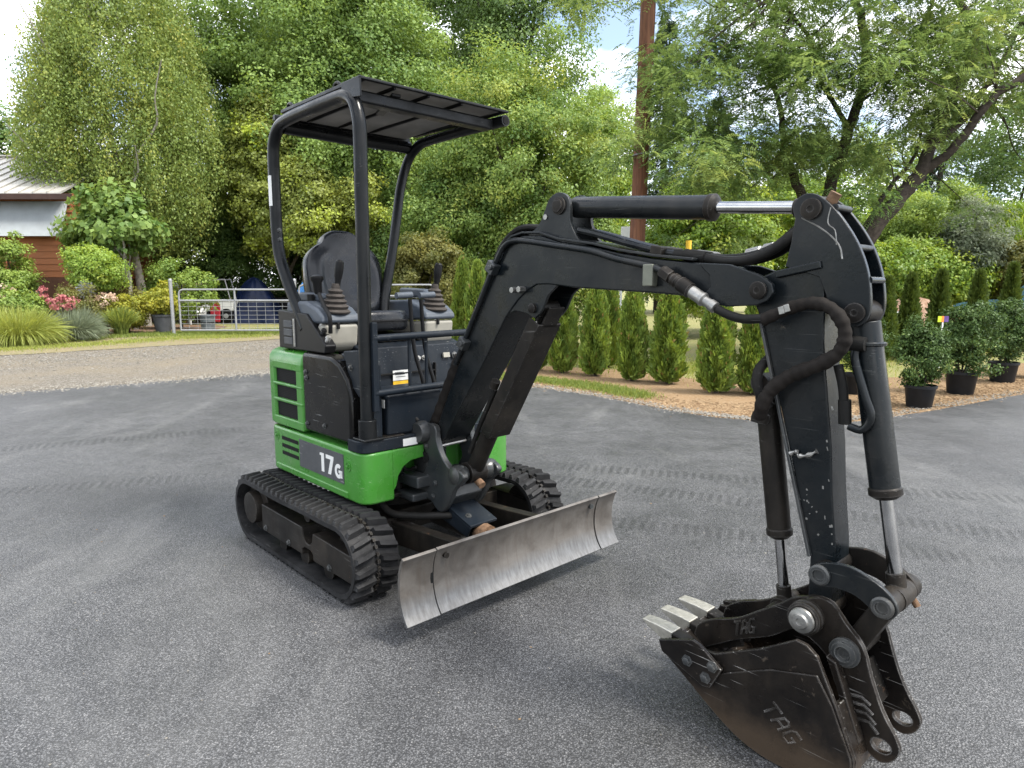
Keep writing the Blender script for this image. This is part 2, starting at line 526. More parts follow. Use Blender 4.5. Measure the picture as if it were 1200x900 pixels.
M['asphalt'] = m_asphalt()
M['gravel'] = m_gravel()
M['chips'] = m_soil('wood_chip_soil', (0.21, 0.135, 0.070), (0.155, 0.097, 0.05), (0.26, 0.19, 0.12), 34)
M['mulch'] = m_soil('dark_mulch', (0.11, 0.075, 0.05), (0.16, 0.10, 0.065), (0.22, 0.15, 0.10), 26)
M['drygrass'] = m_soil('dry_lawn', (0.20, 0.185, 0.075), (0.13, 0.165, 0.05), (0.27, 0.23, 0.12), 22)
M['verge'] = m_soil('dry_verge', (0.175, 0.14, 0.08), (0.125, 0.125, 0.05), (0.25, 0.205, 0.13), 24)

def sheet(name, pts, z, mat, thick=0.0, jit=0.0, k=4, **kw):
    """flat ground sheet with a softened, slightly ragged outline"""
    P = catmull([(x, y, 0) for x, y in pts] + [(pts[0][0], pts[0][1], 0)], k)[:-1]
    rr = random.Random(len(pts))
    P = [(p.x + rr.uniform(-jit, jit), p.y + rr.uniform(-jit, jit)) for p in P]
    b = MB()
    if thick:
        b.prism(P, z - thick, z, 'z')
    else:
        b.add([(x, y, z) for x, y in P], [tuple(range(len(P)))])
    o = b.build(name, mat, smooth=False)
    o['kind'] = kw.get('kind', 'structure')
    return o

g = MB()
g.add([(-400, -300, -0.03), (400, -300, -0.03), (400, 500, -0.03), (-400, 500, -0.03)], [(0, 1, 2, 3)])
tag(g.build('lawn_ground', M['drygrass'], smooth=False), kind='structure')
sheet('gravel_drive', [(-40, -6), (-24, 4.5), (-17, 11), (-12.2, 15.9), (-9.5, 18.3), (-7.2, 19.6), (-4.5, 20.2), (-1.5, 19), (-0.7, 14.5), (-0.6, 12.2), (-2, 9), (-12, 2), (-30, -12)], -0.024, M['gravel'], jit=0.09, k=7)
sheet('garden_bed', [(-30, 13), (-19, 14.0), (-14.2, 15.7), (-12.3, 18.0), (-11.4, 20.8), (-10.7, 21.6), (-11.5, 26), (-22, 27), (-34, 24)], -0.018, M['mulch'], jit=0.1, k=6)
sheet('dry_verge', [(-30, 6.5), (-18.0, 10.4), (-11.0, 14.4), (-9.9, 15.4), (-8.9, 16.5), (-6.6, 19.0), (-6.4, 20.0), (-8, 20.7), (-10.4, 20.9), (-11.5, 20.3), (-12.2, 18.2), (-13.6, 16.2), (-19, 13.9), (-30, 12.6)], -0.014, M['verge'], jit=0.07, k=7)
sheet('wood_chip_bed', [(-1.6, 12.6), (-1.5, 11.2), (-0.2, 9.6), (1, 8.5), (2, 7.2), (3.3, 6.7), (5, 7.3), (7, 8.6), (10, 10.4), (16, 12), (30, 12.5), (30, 15), (16, 15), (10, 13), (7.3, 11.4), (5.6, 10.5), (4.4, 9.9), (3.2, 10.4), (2.4, 11.2), (0.9, 12.3)], -0.012, M['chips'], jit=0.08, k=6)
sheet('asphalt_driveway', [(-60, -32), (-30, -8.6), (-14, 3.7), (-10, 6.75), (-6.94, 9.03), (-4.02, 11.24), (-2.6, 11.9), (-1.2, 11.0), (0.19, 9.75), (1.13, 8.81), (1.95, 7.64), (2.57, 7.16), (3.3, 7.02), (4.27, 7.38), (6.89, 8.95), (10, 10.7), (16, 12.2), (30, 12.4), (60, 8), (60, -32)], 0.0, M['asphalt'], thick=0.05, jit=0.018, k=9)

# ------------------------------------------------------------------ house
M['siding'] = worn_paint('red_brown_siding', (0.34, 0.135, 0.06), (0.24, 0.115, 0.068), 0.5, 0.6, scratch_amt=0, chip_t=0.85)
M['skirt'] = simple('brown_painted_board', (0.105, 0.05, 0.03), 0.7, 0, 0.2, 6)
M['roofmetal'] = simple('grey_roof_metal', (0.36, 0.345, 0.315), 0.45, 0.2, 0.12, 4)
M['awning'] = simple('pale_corrugated_sheet', (0.36, 0.385, 0.40), 0.45, 0.1, 0.08, 3)
M['fascia'] = simple('dark_brown_fascia', (0.045, 0.025, 0.02), 0.6, 0, 0.15, 8)

HX0, HX1, HY0, HY1 = -27.0, -15.25, 24.0, 31.0
house = empty('house', (HX1, HY0, 0), label='red brown clapboard house with grey metal roof behind the flower bed', cat='house')
def H(mb, name, mat, parent=None, **kw):
    mb.v = [(x - HX1, y - HY0, z) for x, y, z in mb.v]
    return mb.build(name, mat, parent or house, **kw)
H(MB().span((HX0, HY0 + 0.03, 0), (HX1 - 0.03, HY1, 4.6)), 'wall', M['skirt'])
z = 1.78
while z < 4.5:
    b = MB().prism([(HY0 - 0.035, z), (HY0 + 0.028, z), (HY0 + 0.028, z + 0.215), (HY0 - 0.008, z + 0.215)], HX0, HX1, 'x')
    H(b, 'siding_board', M['siding'], smooth=False)
    b = MB().prism([(HX1 + 0.035, z), (HX1 - 0.028, z), (HX1 - 0.028, z + 0.215), (HX1 + 0.008, z + 0.215)], HY0 + 0.03, HY1, 'y')
    H(b, 'siding_board', M['siding'], smooth=False)
    z += 0.222
H(MB().span((HX0, HY0 - 0.02, 0.02), (HX1 + 0.02, HY0 + 0.025, 1.77)), 'skirting_panel', M['skirt'])
RY, RZ = 27.5, 6.45
EY, EZ = 23.35, 4.55
xs = [HX0 - 0.4 + 0.47 * i for i in range(27)]
xs = [x for x in xs if x < HX1 + 0.5]
for xa, xb in zip(xs[:-1], xs[1:]):
    sl = Vector((0, RY - EY, RZ - EZ)).normalized()
    nn = Vector((0, -sl.z, sl.y))
    pts = []
    b = MB()
    b.prism([(EY, EZ), (RY, RZ), (RY, RZ + 0.03), (EY, EZ + 0.03)], xa, xb - 0.02, 'x')
    b.prism([(EY, EZ), (RY, RZ), (RY, RZ + 0.075), (EY, EZ + 0.075)], xb - 0.02, xb + 0.018, 'x')
    H(b, 'roof_panel', M['roofmetal'], smooth=False)
H(MB().prism([(RY, RZ), (RY + (RY - EY), EZ), (RY + (RY - EY), EZ + 0.03), (RY, RZ + 0.03)], HX0 - 0.4, HX1 + 0.4, 'x'), 'rear_roof', M['roofmetal'], smooth=False)
H(MB().span((HX0 - 0.4, RY - 0.12, RZ + 0.05), (HX1 + 0.4, RY + 0.12, RZ + 0.11)), 'ridge_cap', M['roofmetal'], bevel=0.02)
H(MB().span((HX0 - 0.4, EY - 0.03, EZ - 0.19), (HX1 + 0.42, EY + 0.05, EZ - 0.005)), 'fascia_board', M['fascia'], bevel=0.01)
H(MB().prism([(HY0, 4.58), (RY, RZ - 0.02), (HY1, 4.58)], HX1 - 0.03, HX1 + 0.01, 'x'), 'gable', M['siding'])
b = MB()
nx = 150
x0a, x1a = -23.2, -15.3
top, bot = [], []
for i in range(nx * 2 + 1):
    x = x0a + (x1a - x0a) * i / (nx * 2)
    w = 0.03 * (1 if i % 2 else -1)
    top.append((x, HY0 - 0.10 + w, 4.36)); bot.append((x, HY0 - 0.62 + w, 3.15))
n = len(top)
b.add(top + bot, [(i, i + 1, n + i + 1, n + i) for i in range(n - 1)])
aw = H(b, 'corrugated_awning', M['awning'], smooth=False)
md = aw.modifiers.new('thick', 'SOLIDIFY'); md.thickness = 0.01
fr = H(MB().span((-17.6, HY0 - 0.05, 1.02), (-16.6, HY0 - 0.022, 1.5)), 'basement_window', M['galv'])
H(MB().span((-17.53, HY0 - 0.06, 1.09), (-16.67, HY0 - 0.052, 1.43)), 'pane', simple('dim_glass', (0.10, 0.12, 0.12), 0.1), fr)

# ------------------------------------------------------------------ utility pole and the white board behind it
def m_pole():
    t = NT('weathered_pole_wood')
    n1 = t.noise(6, 6, 0.65, t.coord((5, 5, 0.25)), 0.2)
    col = t.ramp(n1, [(0.28, (0.050, 0.020, 0.010)), (0.5, (0.125, 0.046, 0.021)), (0.75, (0.185, 0.082, 0.04))])
    col = t.mix(t.ramp(t.noise(16, 4, 0.6, t.coord((4, 4, 0.15))), [(0.62, 0.0), (0.7, 0.8)]), col, (0.035, 0.02, 0.012))
    t.set(color=col, rough=0.8)
    t.bump(n1, 0.6, 0.02)
    return t.m
M['polewood'] = m_pole()
pole = empty('utility_pole', (2.49, 14, 0), label='tall reddish brown wooden utility pole rising behind the excavator boom', cat='utility pole')
MB().tube([(0, 0, -0.3), (0.06, 0, 2.4), (0.155, 0, 6.9), (0.24, 0, 11)], [0.165, 0.158, 0.148, 0.135], 20).build('pole_shaft', M['polewood'], pole)
MB().tube([(0.09 + 0.16 * math.cos(a), 0.16 * math.sin(a), 4.05 + 0.02 * math.cos(a)) for a in [2 * math.pi * i / 20 for i in range(20)]], 0.014, 6, closed=True).build('wire_band', M['galv'], pole)
board = empty('sign_board', (2.62, 15.2, 0), label='plain white board on two legs partly hidden behind the wooden pole', cat='sign')
MB().span((-0.21, 0, 1.9), (0.21, 0.03, 2.75)).build('panel', M['white'], board, bevel=0.004)
for sx in (-0.18, 0.18):
    MB().span((sx - 0.025, 0.031, 0), (sx + 0.025, 0.08, 2.72)).build('leg', M['white'], board, bevel=0.004)

# ------------------------------------------------------------------ gate
GY = 20.61
def gate(x0, x1, ztop, label, nmid, loc_y=GY, rz=0.0, group='white tube and wire gates across the drive'):
    W_ = x1 - x0
    g_ = empty('wire_gate', (x0, loc_y, 0), rz, label=label, cat='gate', group=group)
    r = 0.028
    path = catmull([(0.0, 0, 0.12), (0.0, 0, ztop - 0.18)], 2) + catmull([(0.0, 0, ztop - 0.16), (0.03, 0, ztop - 0.05), (0.14, 0, ztop)], 4) + catmull([(0.2, 0, ztop), (W_ - 0.2, 0, ztop)], 2) + catmull([(W_ - 0.14, 0, ztop), (W_ - 0.03, 0, ztop - 0.05), (W_, 0, ztop - 0.16)], 4) + [Vector((W_, 0, 0.12))]
    MB().tube(path, r, 10).build('frame_tube', M['galv'], g_)
    MB().cyl((0.02, 0, 0.13), (W_ - 0.02, 0, 0.13), 0.028, 10).build('bottom_rail', M['galv'], g_)
    MB().cyl((0.02, 0, ztop - 0.33), (W_ - 0.02, 0, ztop - 0.33), 0.03, 10).build('mid_rail', M['galv'], g_)
    for i in range(nmid):
        xx = W_ * (i + 1) / (nmid + 1)
        MB().cyl((xx, 0, 0.13), (xx, 0, ztop - 0.02), 0.03, 10).build('upright', M['galv'], g_)
    b = MB()
    k = int(W_ / 0.26)
    for i in range(1, k):
        xx = W_ * i / k
        b.cyl((xx, 0.004, 0.14), (xx, 0.004, ztop - 0.34), 0.006, 5)
    for j in range(7):
        zz = 0.2 + j * (ztop - 0.58) / 6
        b.cyl((0.03, -0.004, zz), (W_ - 0.03, -0.004, zz), 0.006, 5)
    tag(b.build('wire_mesh', M['galv'], g_), kind='stuff')
    return g_
gate(-10.1, -6.72, 1.36, 'white tube and wire gate beside the potted golden shrub', 1)
gate(-6.45, -2.3, 1.50, 'white tube and wire gate seen behind the excavator seat', 2, rz=R(-4))
for px, lab in ((-10.33, 'left galvanised gate post beside the potted golden shrub'), (-6.58, 'galvanised gate post between the two white gates')):
    p = empty('gate_post', (px, GY, 0), label=lab, cat='post')
    MB().cyl((0, 0, -0.1), (0, 0, 1.62), 0.052, 12).build('shaft', M['galv'], p)
    MB().lathe([(0.058, 1.62), (0.058, 1.65), (0.03, 1.69)], n=12).build('cap', M['galv'], p)

# ------------------------------------------------------------------ EXCAVATOR  (x forward, y to its left, z up)
EX = empty('mini_excavator', (-0.6076, 3.6721, 0), R(-47), label='green and black tracked mini excavator with canopy, dozer blade and bucket on the asphalt', cat='excavator')

def P(mb, name, mat, parent=None, bevel=0.004, **kw):
    return mb.build(name, mat, parent or EX, bevel=bevel, **kw)

def bolt(parent, p, axis, r=0.011, h=0.010, name='bolt', mat=None):
    return MB().lathe([(r * 1.5, 0), (r * 1.5, h * 0.3), (r, h * 0.32), (r, h), (r * 0.75, h * 1.15)], p, 6, axis).build(name, mat or M['cast'], parent)

# ---- tracks
TR_R, TR_Z = 0.158, 0.187
U_R, U_F = -0.583, 0.425
def loop_at(s):
    """position / tangent / outward normal along the centreline of the belt"""
    Lt = U_F - U_R
    arc = math.pi * TR_R
    s = s % (2 * Lt + 2 * arc)
    if s < Lt:
        x = U_R + s
        sag = 0.010 * math.sin(math.pi * s / Lt) * math.cos(2 * math.pi * s / Lt * 1.5)
        return (x, TR_Z + TR_R - 0.006 * math.sin(math.pi * s / Lt) + sag * 0.3), (1, 0), (0, 1)
    s -= Lt
    if s < arc:
        a = math.pi / 2 - s / TR_R
        return (U_F + TR_R * math.cos(a), TR_Z + TR_R * math.sin(a)), (math.sin(a), -math.cos(a)), (math.cos(a), math.sin(a))
    s -= arc
    if s < Lt:
        return (U_F - s, TR_Z - TR_R), (-1, 0), (0, -1)
    s -= Lt
    a = -math.pi / 2 - s / TR_R
    return (U_R + TR_R * math.cos(a), TR_Z + TR_R * math.sin(a)), (math.sin(a), -math.cos(a)), (math.cos(a), math.sin(a))
LOOP = 2 * (U_F - U_R) + 2 * math.pi * TR_R

def lug_mesh(sgn, name):
    # chevron-like tread block, x along travel, y across (0 = belt centre), z outward
    b = MB()
    y0, y1 = 0.013 * sgn, 0.112 * sgn
    base = [(-0.021, y0), (0.013, y0), (0.026, y1 * 0.55), (0.034, y1), (0.002, y1), (-0.012, y1 * 0.55)]
    top = [(-0.013, y0 + 0.005 * sgn), (0.006, y0 + 0.005 * sgn), (0.018, y1 * 0.55), (0.026, y1 * 0.94), (0.009, y1 * 0.94), (-0.004, y1 * 0.55)]
    n = 6
    b.add([(x, y, -0.004) for x, y in base] + [(x, y, 0.029 if i in (1, 2, 0, 5) else 0.024) for i, (x, y) in enumerate(top)],
          [tuple(range(n)), tuple(range(2 * n - 1, n - 1, -1))] + [(i, (i + 1) % n, n + (i + 1) % n, n + i) for i in range(n)])
    return b.mesh(name, M['rubber'], True, 25)
LUG_A, LUG_B = lug_mesh(1, 'tread_lug'), lug_mesh(-1, 'tread_lug')
link_b = MB().box((0, 0, 0.008), (0.030, 0.014, 0.016)).box((0, 0.0, 0.014), (0.012, 0.022, 0.008))
LINK = link_b.mesh('core_link', M['steel'])
NP = 54

def track(yc, outer):
    k = 150
    b = MB()
    w, th = 0.115, 0.011
    ring = []
    for i in range(k):
        (x, z_), _, (nx_, nz_) = loop_at(LOOP * i / k)
        ring.append([(x + nx_ * th, yc - w, z_ + nz_ * th), (x + nx_ * th, yc + w, z_ + nz_ * th), (x - nx_ * th, yc + w, z_ - nz_ * th), (x - nx_ * th, yc - w, z_ - nz_ * th)])
    vs = [p for r_ in ring for p in r_]
    fs = []
    for i in range(k):
        i2 = (i + 1) % k
        for j in range(4):
            fs.append((i * 4 + j, i * 4 + (j + 1) % 4, i2 * 4 + (j + 1) % 4, i2 * 4 + j))
    b.add(vs, fs)
    t = b.build('rubber_track', M['rubber'], EX, angle=50)
    for i in range(NP):
        for me, sh in ((LUG_A, 0.0), (LUG_B, 0.5)):
            (x, z_), (tx, tz), (nx_, nz_) = loop_at(LOOP * (i + sh) / NP)
            o = bpy.data.objects.new('tread_lug', me)
            COL.objects.link(o)
            o.parent = t
            X = Vector((tx, 0, tz)); Zv = Vector((nx_, 0, nz_)); Yv = Zv.cross(X)
            mt = Matrix((X, Yv, Zv)).transposed().to_4x4()
            mt.translation = Vector((x, yc, z_)) + Zv * th
            o.matrix_local = mt
    # steel cores showing along the middle
    b = MB()
    for i in range(NP * 2):
        (x, z_), (tx, tz), (nx_, nz_) = loop_at(LOOP * (i + 0.25) / (NP * 2))
        a = math.atan2(tz, tx)
        b.box((x + nx_ * 0.020, yc, z_ + nz_ * 0.020), (0.016, 0.013, 0.020), Matrix.Rotation(-a, 3, 'Y'))
    tag(b.build('core_links', M['grimy'], t), kind='stuff')
    # side frame beam with lightening notch
    so = -1 if outer < yc else 1
    ya, yb = (outer - so * 0.020, yc - so * 0.05)
    pts = [(-0.43, 0.105), (0.05, 0.105), (0.05, 0.135), (0.075, 0.15), (0.135, 0.15), (0.16, 0.135), (0.16, 0.105), (0.565, 0.105), (0.585, 0.14), (0.585, 0.215), (0.565, 0.235),
           (0.165, 0.245), (0.155, 0.20), (0.135, 0.182), (0.11, 0.175), (0.085, 0.182), (0.065, 0.20), (0.055, 0.248), (-0.43, 0.252)]
    fr_ = P(MB().prism(pts, min(ya, yb), max(ya, yb)), 'track_frame', M['grimy'], bevel=0.006)
    for xx, zz in ((-0.38, 0.128), (-0.10, 0.125), (0.33, 0.125)):
        bolt(fr_, (xx, ya, zz), (0, so, 0), 0.012)
    sp = P(MB().lathe([(0.05, 0), (0.085, 0.004), (0.09, 0.02), (0.09, 0.05), (0.13, 0.055), (0.13, 0.10)], (U_R + 0.01, outer - so * 0.010, TR_Z + 0.01), 26, (0, -so, 0)), 'drive_motor', M['grimy'], bevel=0.0)
    P(MB().lathe([(0.125, -0.03), (0.132, -0.02), (0.132, 0.02), (0.125, 0.03)], (U_F, yc, TR_Z), 28, (0, 1, 0)), 'idler_wheel', M['grimy'], bevel=0)
    for xx in (-0.25, 0.0, 0.25):
        P(MB().cyl((xx, yc - 0.06, 0.075), (xx, yc + 0.06, 0.075), 0.045, 16), 'track_roller', M['grimy'], bevel=0)
    P(MB().cyl((0.02, yc - 0.05, 0.29), (0.02, yc + 0.05, 0.29), 0.034, 14), 'carrier_roller', M['grimy'], bevel=0)
track(-0.545, -0.66)
track(0.545, 0.66)

# ---- undercarriage centre
P(MB().prism([(-0.32, -0.44), (0.30, -0.44), (0.30, -0.25), (0.22, -0.2), (0.22, 0.2), (0.30, 0.25), (0.30, 0.44), (-0.32, 0.44)], 0.15, 0.27, 'z'), 'undercarriage_frame', M['grimy'], bevel=0.01)
P(MB().lathe([(0.27, 0.27), (0.27, 0.33), (0.25, 0.335), (0.25, 0.388)], (-0.1, 0, 0), 36), 'slew_ring', M['grimy'], bevel=0)
P(MB().span((-0.55, -0.40, 0.375), (0.30, 0.40, 0.392)), 'belly_plate', M['grimy'])

# ---- dozer blade
prof = [(1.000, 0.095), (0.972, 0.135), (0.953, 0.19), (0.948, 0.24), (0.953, 0.295), (0.966, 0.34), (0.980, 0.365)]
prof = catmull2(prof, 3)
def blade_piece(y0, y1, name, parent, dx=0.0):
    back = offset_curve(prof, 0.014)
    b = MB().prism([(p[0] + dx, p[1]) for p in prof] + [(p[0] + dx, p[1]) for p in back[::-1]], y0, y1)
    return P(b, name, M['blade'], parent, bevel=0.002, angle=50)
dz = blade_piece(-0.496, 0.520, 'dozer_blade', EX)
wl_ = blade_piece(-0.665, -0.503, 'blade_wing', dz, 0.004)
wr_ = blade_piece(0.526, 0.665, 'blade_wing', dz, 0.003)
for y_ in (-0.445, 0.475):
    P(MB().cyl((0.950, y_, 0.325), (0.975, y_, 0.325), 0.013, 14), 'pin_hole', M['cast'] if y_ > 0 else M['grimy'], dz, bevel=0)
P(MB().box((0.947, -0.507, 0.22), (0.012, 0.02, 0.22)), 'hinge_backing', M['slot'], dz)
P(MB().box((0.925, 0, 0.30), (0.03, 0.9, 0.03)), 'stiffener', M['grimy'], dz)
for sy in (-1, 1):
    pts = [(0.18, 0.13), (0.55, 0.16), (0.945, 0.12), (0.945, 0.30), (0.55, 0.27), (0.18, 0.25)]
    b = MB().prism(pts, sy * 0.25 - 0.03, sy * 0.25 + 0.03)
    P(b, 'blade_arm', M['grimy'], bevel=0.006)
P(MB().cyl((0.30, 0, 0.22), (0.72, 0, 0.22), 0.045, 18), 'blade_cylinder', M['grimy'], bevel=0)
P(MB().cyl((0.70, 0, 0.22), (0.93, 0, 0.22), 0.034, 14).lathe([(0.05, 0), (0.055, 0.02), (0.05, 0.07)], (0.66, 0, 0.225), 16, (1, 0, 0)), 'blade_rod', M['mud'], bevel=0)
gd = P(MB().prism([(0.40, 0.345), (0.44, 0.365), (0.69, 0.285), (0.69, 0.272), (0.44, 0.350), (0.40, 0.332)], -0.085, 0.085).prism([(0.40, 0.33), (0.44, 0.35), (0.69, 0.272), (0.66, 0.22), (0.44, 0.27)], -0.085, -0.075), 'cylinder_guard', M['slate'], bevel=0.003)
for q, w in ((0.47, 0.35), (0.62, 0.303)):
    bolt(gd, (q, -0.04, w + 0.005), (0.3, 0, 1), 0.012)

# ---- upper body: green counterweight skirt
def rounded_poly(pts, radii, n=6):
    out = []
    k = len(pts)
    for i in range(k):
        p = Vector(pts[i]); a = Vector(pts[i - 1]); b = Vector(pts[(i + 1) % k])
        r = radii[i]
        if r <= 0:
            out.append(tuple(p)); continue
        d1 = (a - p).normalized(); d2 = (b - p).normalized()
        p1 = p + d1 * r; p2 = p + d2 * r
        for j in range(n + 1):
            t = j / n
            out.append(tuple((1 - t) ** 2 * p1 + 2 * t * (1 - t) * p + t * t * p2))
    return out
plan = rounded_poly([(-0.655, -0.472), (0.375, -0.472), (0.375, -0.30), (0.16, -0.30), (0.16, 0.26), (0.375, 0.26), (0.375, 0.472), (-0.655, 0.472)], [0.07, 0.075, 0, 0, 0, 0, 0.075, 0.2])
cw = P(MB().prism(plan, 0.388, 0.642, 'z'), 'counterweight', M['green'], bevel=0.014, seg=3)
P(MB().prism([(-0.31, 0.640), (-0.12, 0.640), (-0.12, 0.575), (-0.20, 0.568), (-0.245, 0.545), (-0.275, 0.505), (-0.288, 0.455), (-0.31, 0.43)], 0.30, 0.3735, 'x'), 'front_bridge', M['green'], cw, bevel=0.008)
P(MB().span((-0.575, -0.480, 0.398), (0.23, -0.465, 0.432)), 'lower_ledge', M['green'], cw, bevel=0.006)
for i in range(3):
    zc = 0.596 - i * 0.042
    P(MB().prism([(-0.50, zc), (-0.30, zc), (-0.30, zc - 0.020), (-0.50, zc - 0.020)], -0.4745, -0.462), 'vent_slot', M['slot'], cw, bevel=0.0)
P(MB().span((-0.285, -0.4752, 0.462), (0.190, -0.468, 0.612)), 'decal_panel', M['decal'], cw, bevel=0.001)
for xx, zz in ((-0.565, 0.590), (0.232, 0.560)):
    P(MB().lathe([(0.026, 0), (0.026, 0.004), (0.018, 0.004), (0.018, 0.001)], (xx, -0.4715, zz), 18, (0, -1, 0)), 'bolt_recess', M['green'], cw, bevel=0)
    bolt(cw, (xx, -0.473, zz), (0, -1, 0), 0.009, 0.008, mat=M['green'])

# lettering 17G on the decal: bold glyph outlines (x right when seen from the machine's right side = +forward)
def glyphs(defs, x0, z0, h, y, name, parent, mat, depth=0.0014, slant=0.0, sx=1.0):
    b = MB()
    x = x0
    for w, polys in defs:
        for poly in polys:
            b.prism([(x + px * h * sx + pz * h * slant, z0 + pz * h) for px, pz in poly], y - depth, y)
        x += w * h * sx
    return b.build(name, mat, parent, smooth=False)
def arc_band(cx, cz, r, t, a0, a1, n=10, sx=1.0):
    out = []
    for i in range(n):
        A, B = R(a0 + (a1 - a0) * i / n), R(a0 + (a1 - a0) * (i + 1) / n)
        out.append([(cx + sx * (r - t) * math.cos(A), cz + (r - t) * math.sin(A)), (cx + sx * r * math.cos(A), cz + r * math.sin(A)),
                    (cx + sx * r * math.cos(B), cz + r * math.sin(B)), (cx + sx * (r - t) * math.cos(B), cz + (r - t) * math.sin(B))])
    return out
G1 = (0.56, [[(0.05, 0.86), (0.05, 0.98), (0.20, 1.0), (0.42, 1.0), (0.42, 0.0), (0.18, 0.0), (0.18, 0.86)]])
G7 = (0.78, [[(0.04, 0.80), (0.04, 1.0), (0.72, 1.0), (0.72, 0.84), (0.46, 0.80)], [(0.46, 0.80), (0.72, 0.84), (0.46, 0.0), (0.20, 0.0)]])
GG = (0.9, arc_band(0.43, 0.40, 0.42, 0.22, 50, 360, 14, 0.9) + [[(0.45, 0.30), (0.81, 0.30), (0.81, 0.46), (0.45, 0.46)], [(0.62, 0.05), (0.81, 0.05), (0.81, 0.32), (0.62, 0.32)]])
H17 = 0.088
glyphs([G1, G7], -0.055, 0.486, H17 * 1.10, -0.4752, 'model_lettering', cw, M['white'], sx=1.2)
glyphs([GG], 0.100, 0.484, H17 * 1.0, -0.4752, 'model_lettering', cw, M['white'], sx=1.08)

# ---- engine housing, rear right: green grille panel
gp = P(MB().prism([(-0.448, 0.655), (-0.10, 0.655), (-0.10, 1.075), (-0.415, 1.075), (-0.437, 1.062), (-0.448, 1.035)], -0.60, -0.245, 'x'), 'grille_panel', M['green'], bevel=0.012, seg=3)
for (za, zb) in ((0.655, 0.705), (0.788, 0.808), (0.880, 0.898), (0.975, 1.02)):
    P(MB().span((-0.605, -0.468, za), (-0.24, -0.44, zb)), 'grille_bar', M['green'], gp, bevel=0.008)
P(MB().prism([(-0.468, 1.00), (-0.440, 1.00), (-0.30, 1.03), (-0.30, 1.085), (-0.405, 1.085), (-0.445, 1.072), (-0.463, 1.045)], -0.645, -0.236, 'x'), 'grille_hood', M['green'], gp, bevel=0.014, seg=3)
for xa, xb in ((-0.645, -0.575), (-0.315, -0.237)):
    P(MB().span((xa, -0.466, 0.657), (xb, -0.40, 1.015)), 'grille_side', M['green'], gp, bevel=0.014, seg=3)
for (za, zb) in ((0.703, 0.79), (0.806, 0.882), (0.896, 0.977)):
    P(MB().span((-0.58, -0.452, za), (-0.31, -0.4485, zb)), 'grille_mesh', M['grille'], gp, bevel=0)
P(MB().prism(rounded_poly([(-0.65, -0.45), (-0.3, -0.45), (-0.3, 0.45), (-0.65, 0.45)], [0.05, 0, 0, 0.2]), 0.650, 1.05, 'z'), 'rear_engine_housing', M['slate'], bevel=0.02)
# black side cover
ec = P(MB().prism([(-0.232, 0.668), (0.262, 0.668), (0.268, 0.90), (0.235, 0.985), (0.16, 1.055), (0.075, 1.085), (-0.232, 1.085)], -0.466, -0.355), 'engine_side_cover', M['black'], bevel=0.022, seg=3)
for xx, zz in ((-0.185, 0.985), (-0.19, 0.71), (0.0, 0.725), (-0.18, 0.955)):
    bolt(ec, (xx, -0.466, zz), (0, -1, 0), 0.010, 0.010, mat=M['cast'])
# slate trim between cover and corner post
P(MB().prism([(0.10, 1.10), (0.17, 1.05), (0.245, 0.99), (0.275, 0.90), (0.275, 0.70), (0.345, 0.70), (0.345, 1.06), (0.30, 1.10)], -0.425, -0.34), 'corner_cover', M['slate'], bevel=0.01)
P(MB().prism([(0.16, 1.115), (0.30, 1.13), (0.362, 1.06), (0.362, 0.97), (0.30, 0.90), (0.22, 0.96)], -0.44, -0.365), 'corner_box', M['slate'], bevel=0.008)
bolt(EX, (0.235, -0.44, 1.04), (0, -1, 0), 0.011, 0.01, mat=M['cast'])
# platform edge and floor
P(MB().prism(rounded_poly([(0.235, -0.474), (0.372, -0.474), (0.372, 0.474), (-0.30, 0.474), (-0.30, -0.05), (0.235, -0.05)], [0, 0.06, 0.06, 0, 0, 0]), 0.642, 0.700, 'z'), 'platform', M['slate'], bevel=0.006)
P(MB().box((0.3745, -0.205, 0.667), (0.003, 0.085, 0.036)), 'maker_plate', M['white'], bevel=0)
P(MB().box((0.30, -0.33, 0.704), (0.13, 0.20, 0.006)), 'floor_mat', M['grimy'], bevel=0.002)
# seat base / dash
db = P(MB().prism([(-0.45, 0.70), (0.02, 0.70), (0.02, 0.90), (-0.03, 1.10), (-0.10, 1.12), (-0.45, 1.12)], -0.24, 0.44), 'seat_base', M['slate'], bevel=0.008)
P(MB().span((0.005, -0.22, 0.955), (0.0275, 0.21, 0.962)), 'panel_seam', M['slot'], db, bevel=0)
P(MB().span((0.005, 0.21, 0.72), (0.0275, 0.217, 1.0)), 'panel_seam', M['slot'], db, bevel=0)
P(MB().box((0.024, -0.02, 0.948), (0.004, 0.100, 0.055)), 'white_notice', M['white'], db, bevel=0)
P(MB().box((0.024, -0.02, 0.902), (0.004, 0.100, 0.030)), 'yellow_notice', M['yellow'], db, bevel=0)
P(MB().box((0.024, -0.02, 0.872), (0.004, 0.100, 0.028)), 'white_notice', M['white'], db, bevel=0)
for i in range(3):
    P(MB().box((0.0265, -0.03 + 0.004 * i, 0.965 - i * 0.012), (0.002, 0.06, 0.003)), 'print_line', M['decal'], db, bevel=0)
P(MB().box((0.0, 0.31, 1.035), (0.012, 0.045, 0.028), (0, -0.24, 0)), 'pale_notice', M['cream'], db, bevel=0)
P(MB().box((0.012, 0.36, 0.95), (0.010, 0.035, 0.07)), 'brown_notice', M['brownlabel'], db, bevel=0)
bolt(db, (0.0, 0.37, 1.03), (1, 0, 0.2), 0.014, 0.012, mat=M['cast'])
for y_ in (0.115, 0.15):
    bolt(db, (0.0, y_, 1.03), (1, 0, 0.2), 0.010, 0.014, mat=M['steel'])
P(MB().span((-0.42, -0.20, 1.12), (-0.10, 0.21, 1.165)), 'seat_slide', M['plastic'], bevel=0.01)
b = MB()
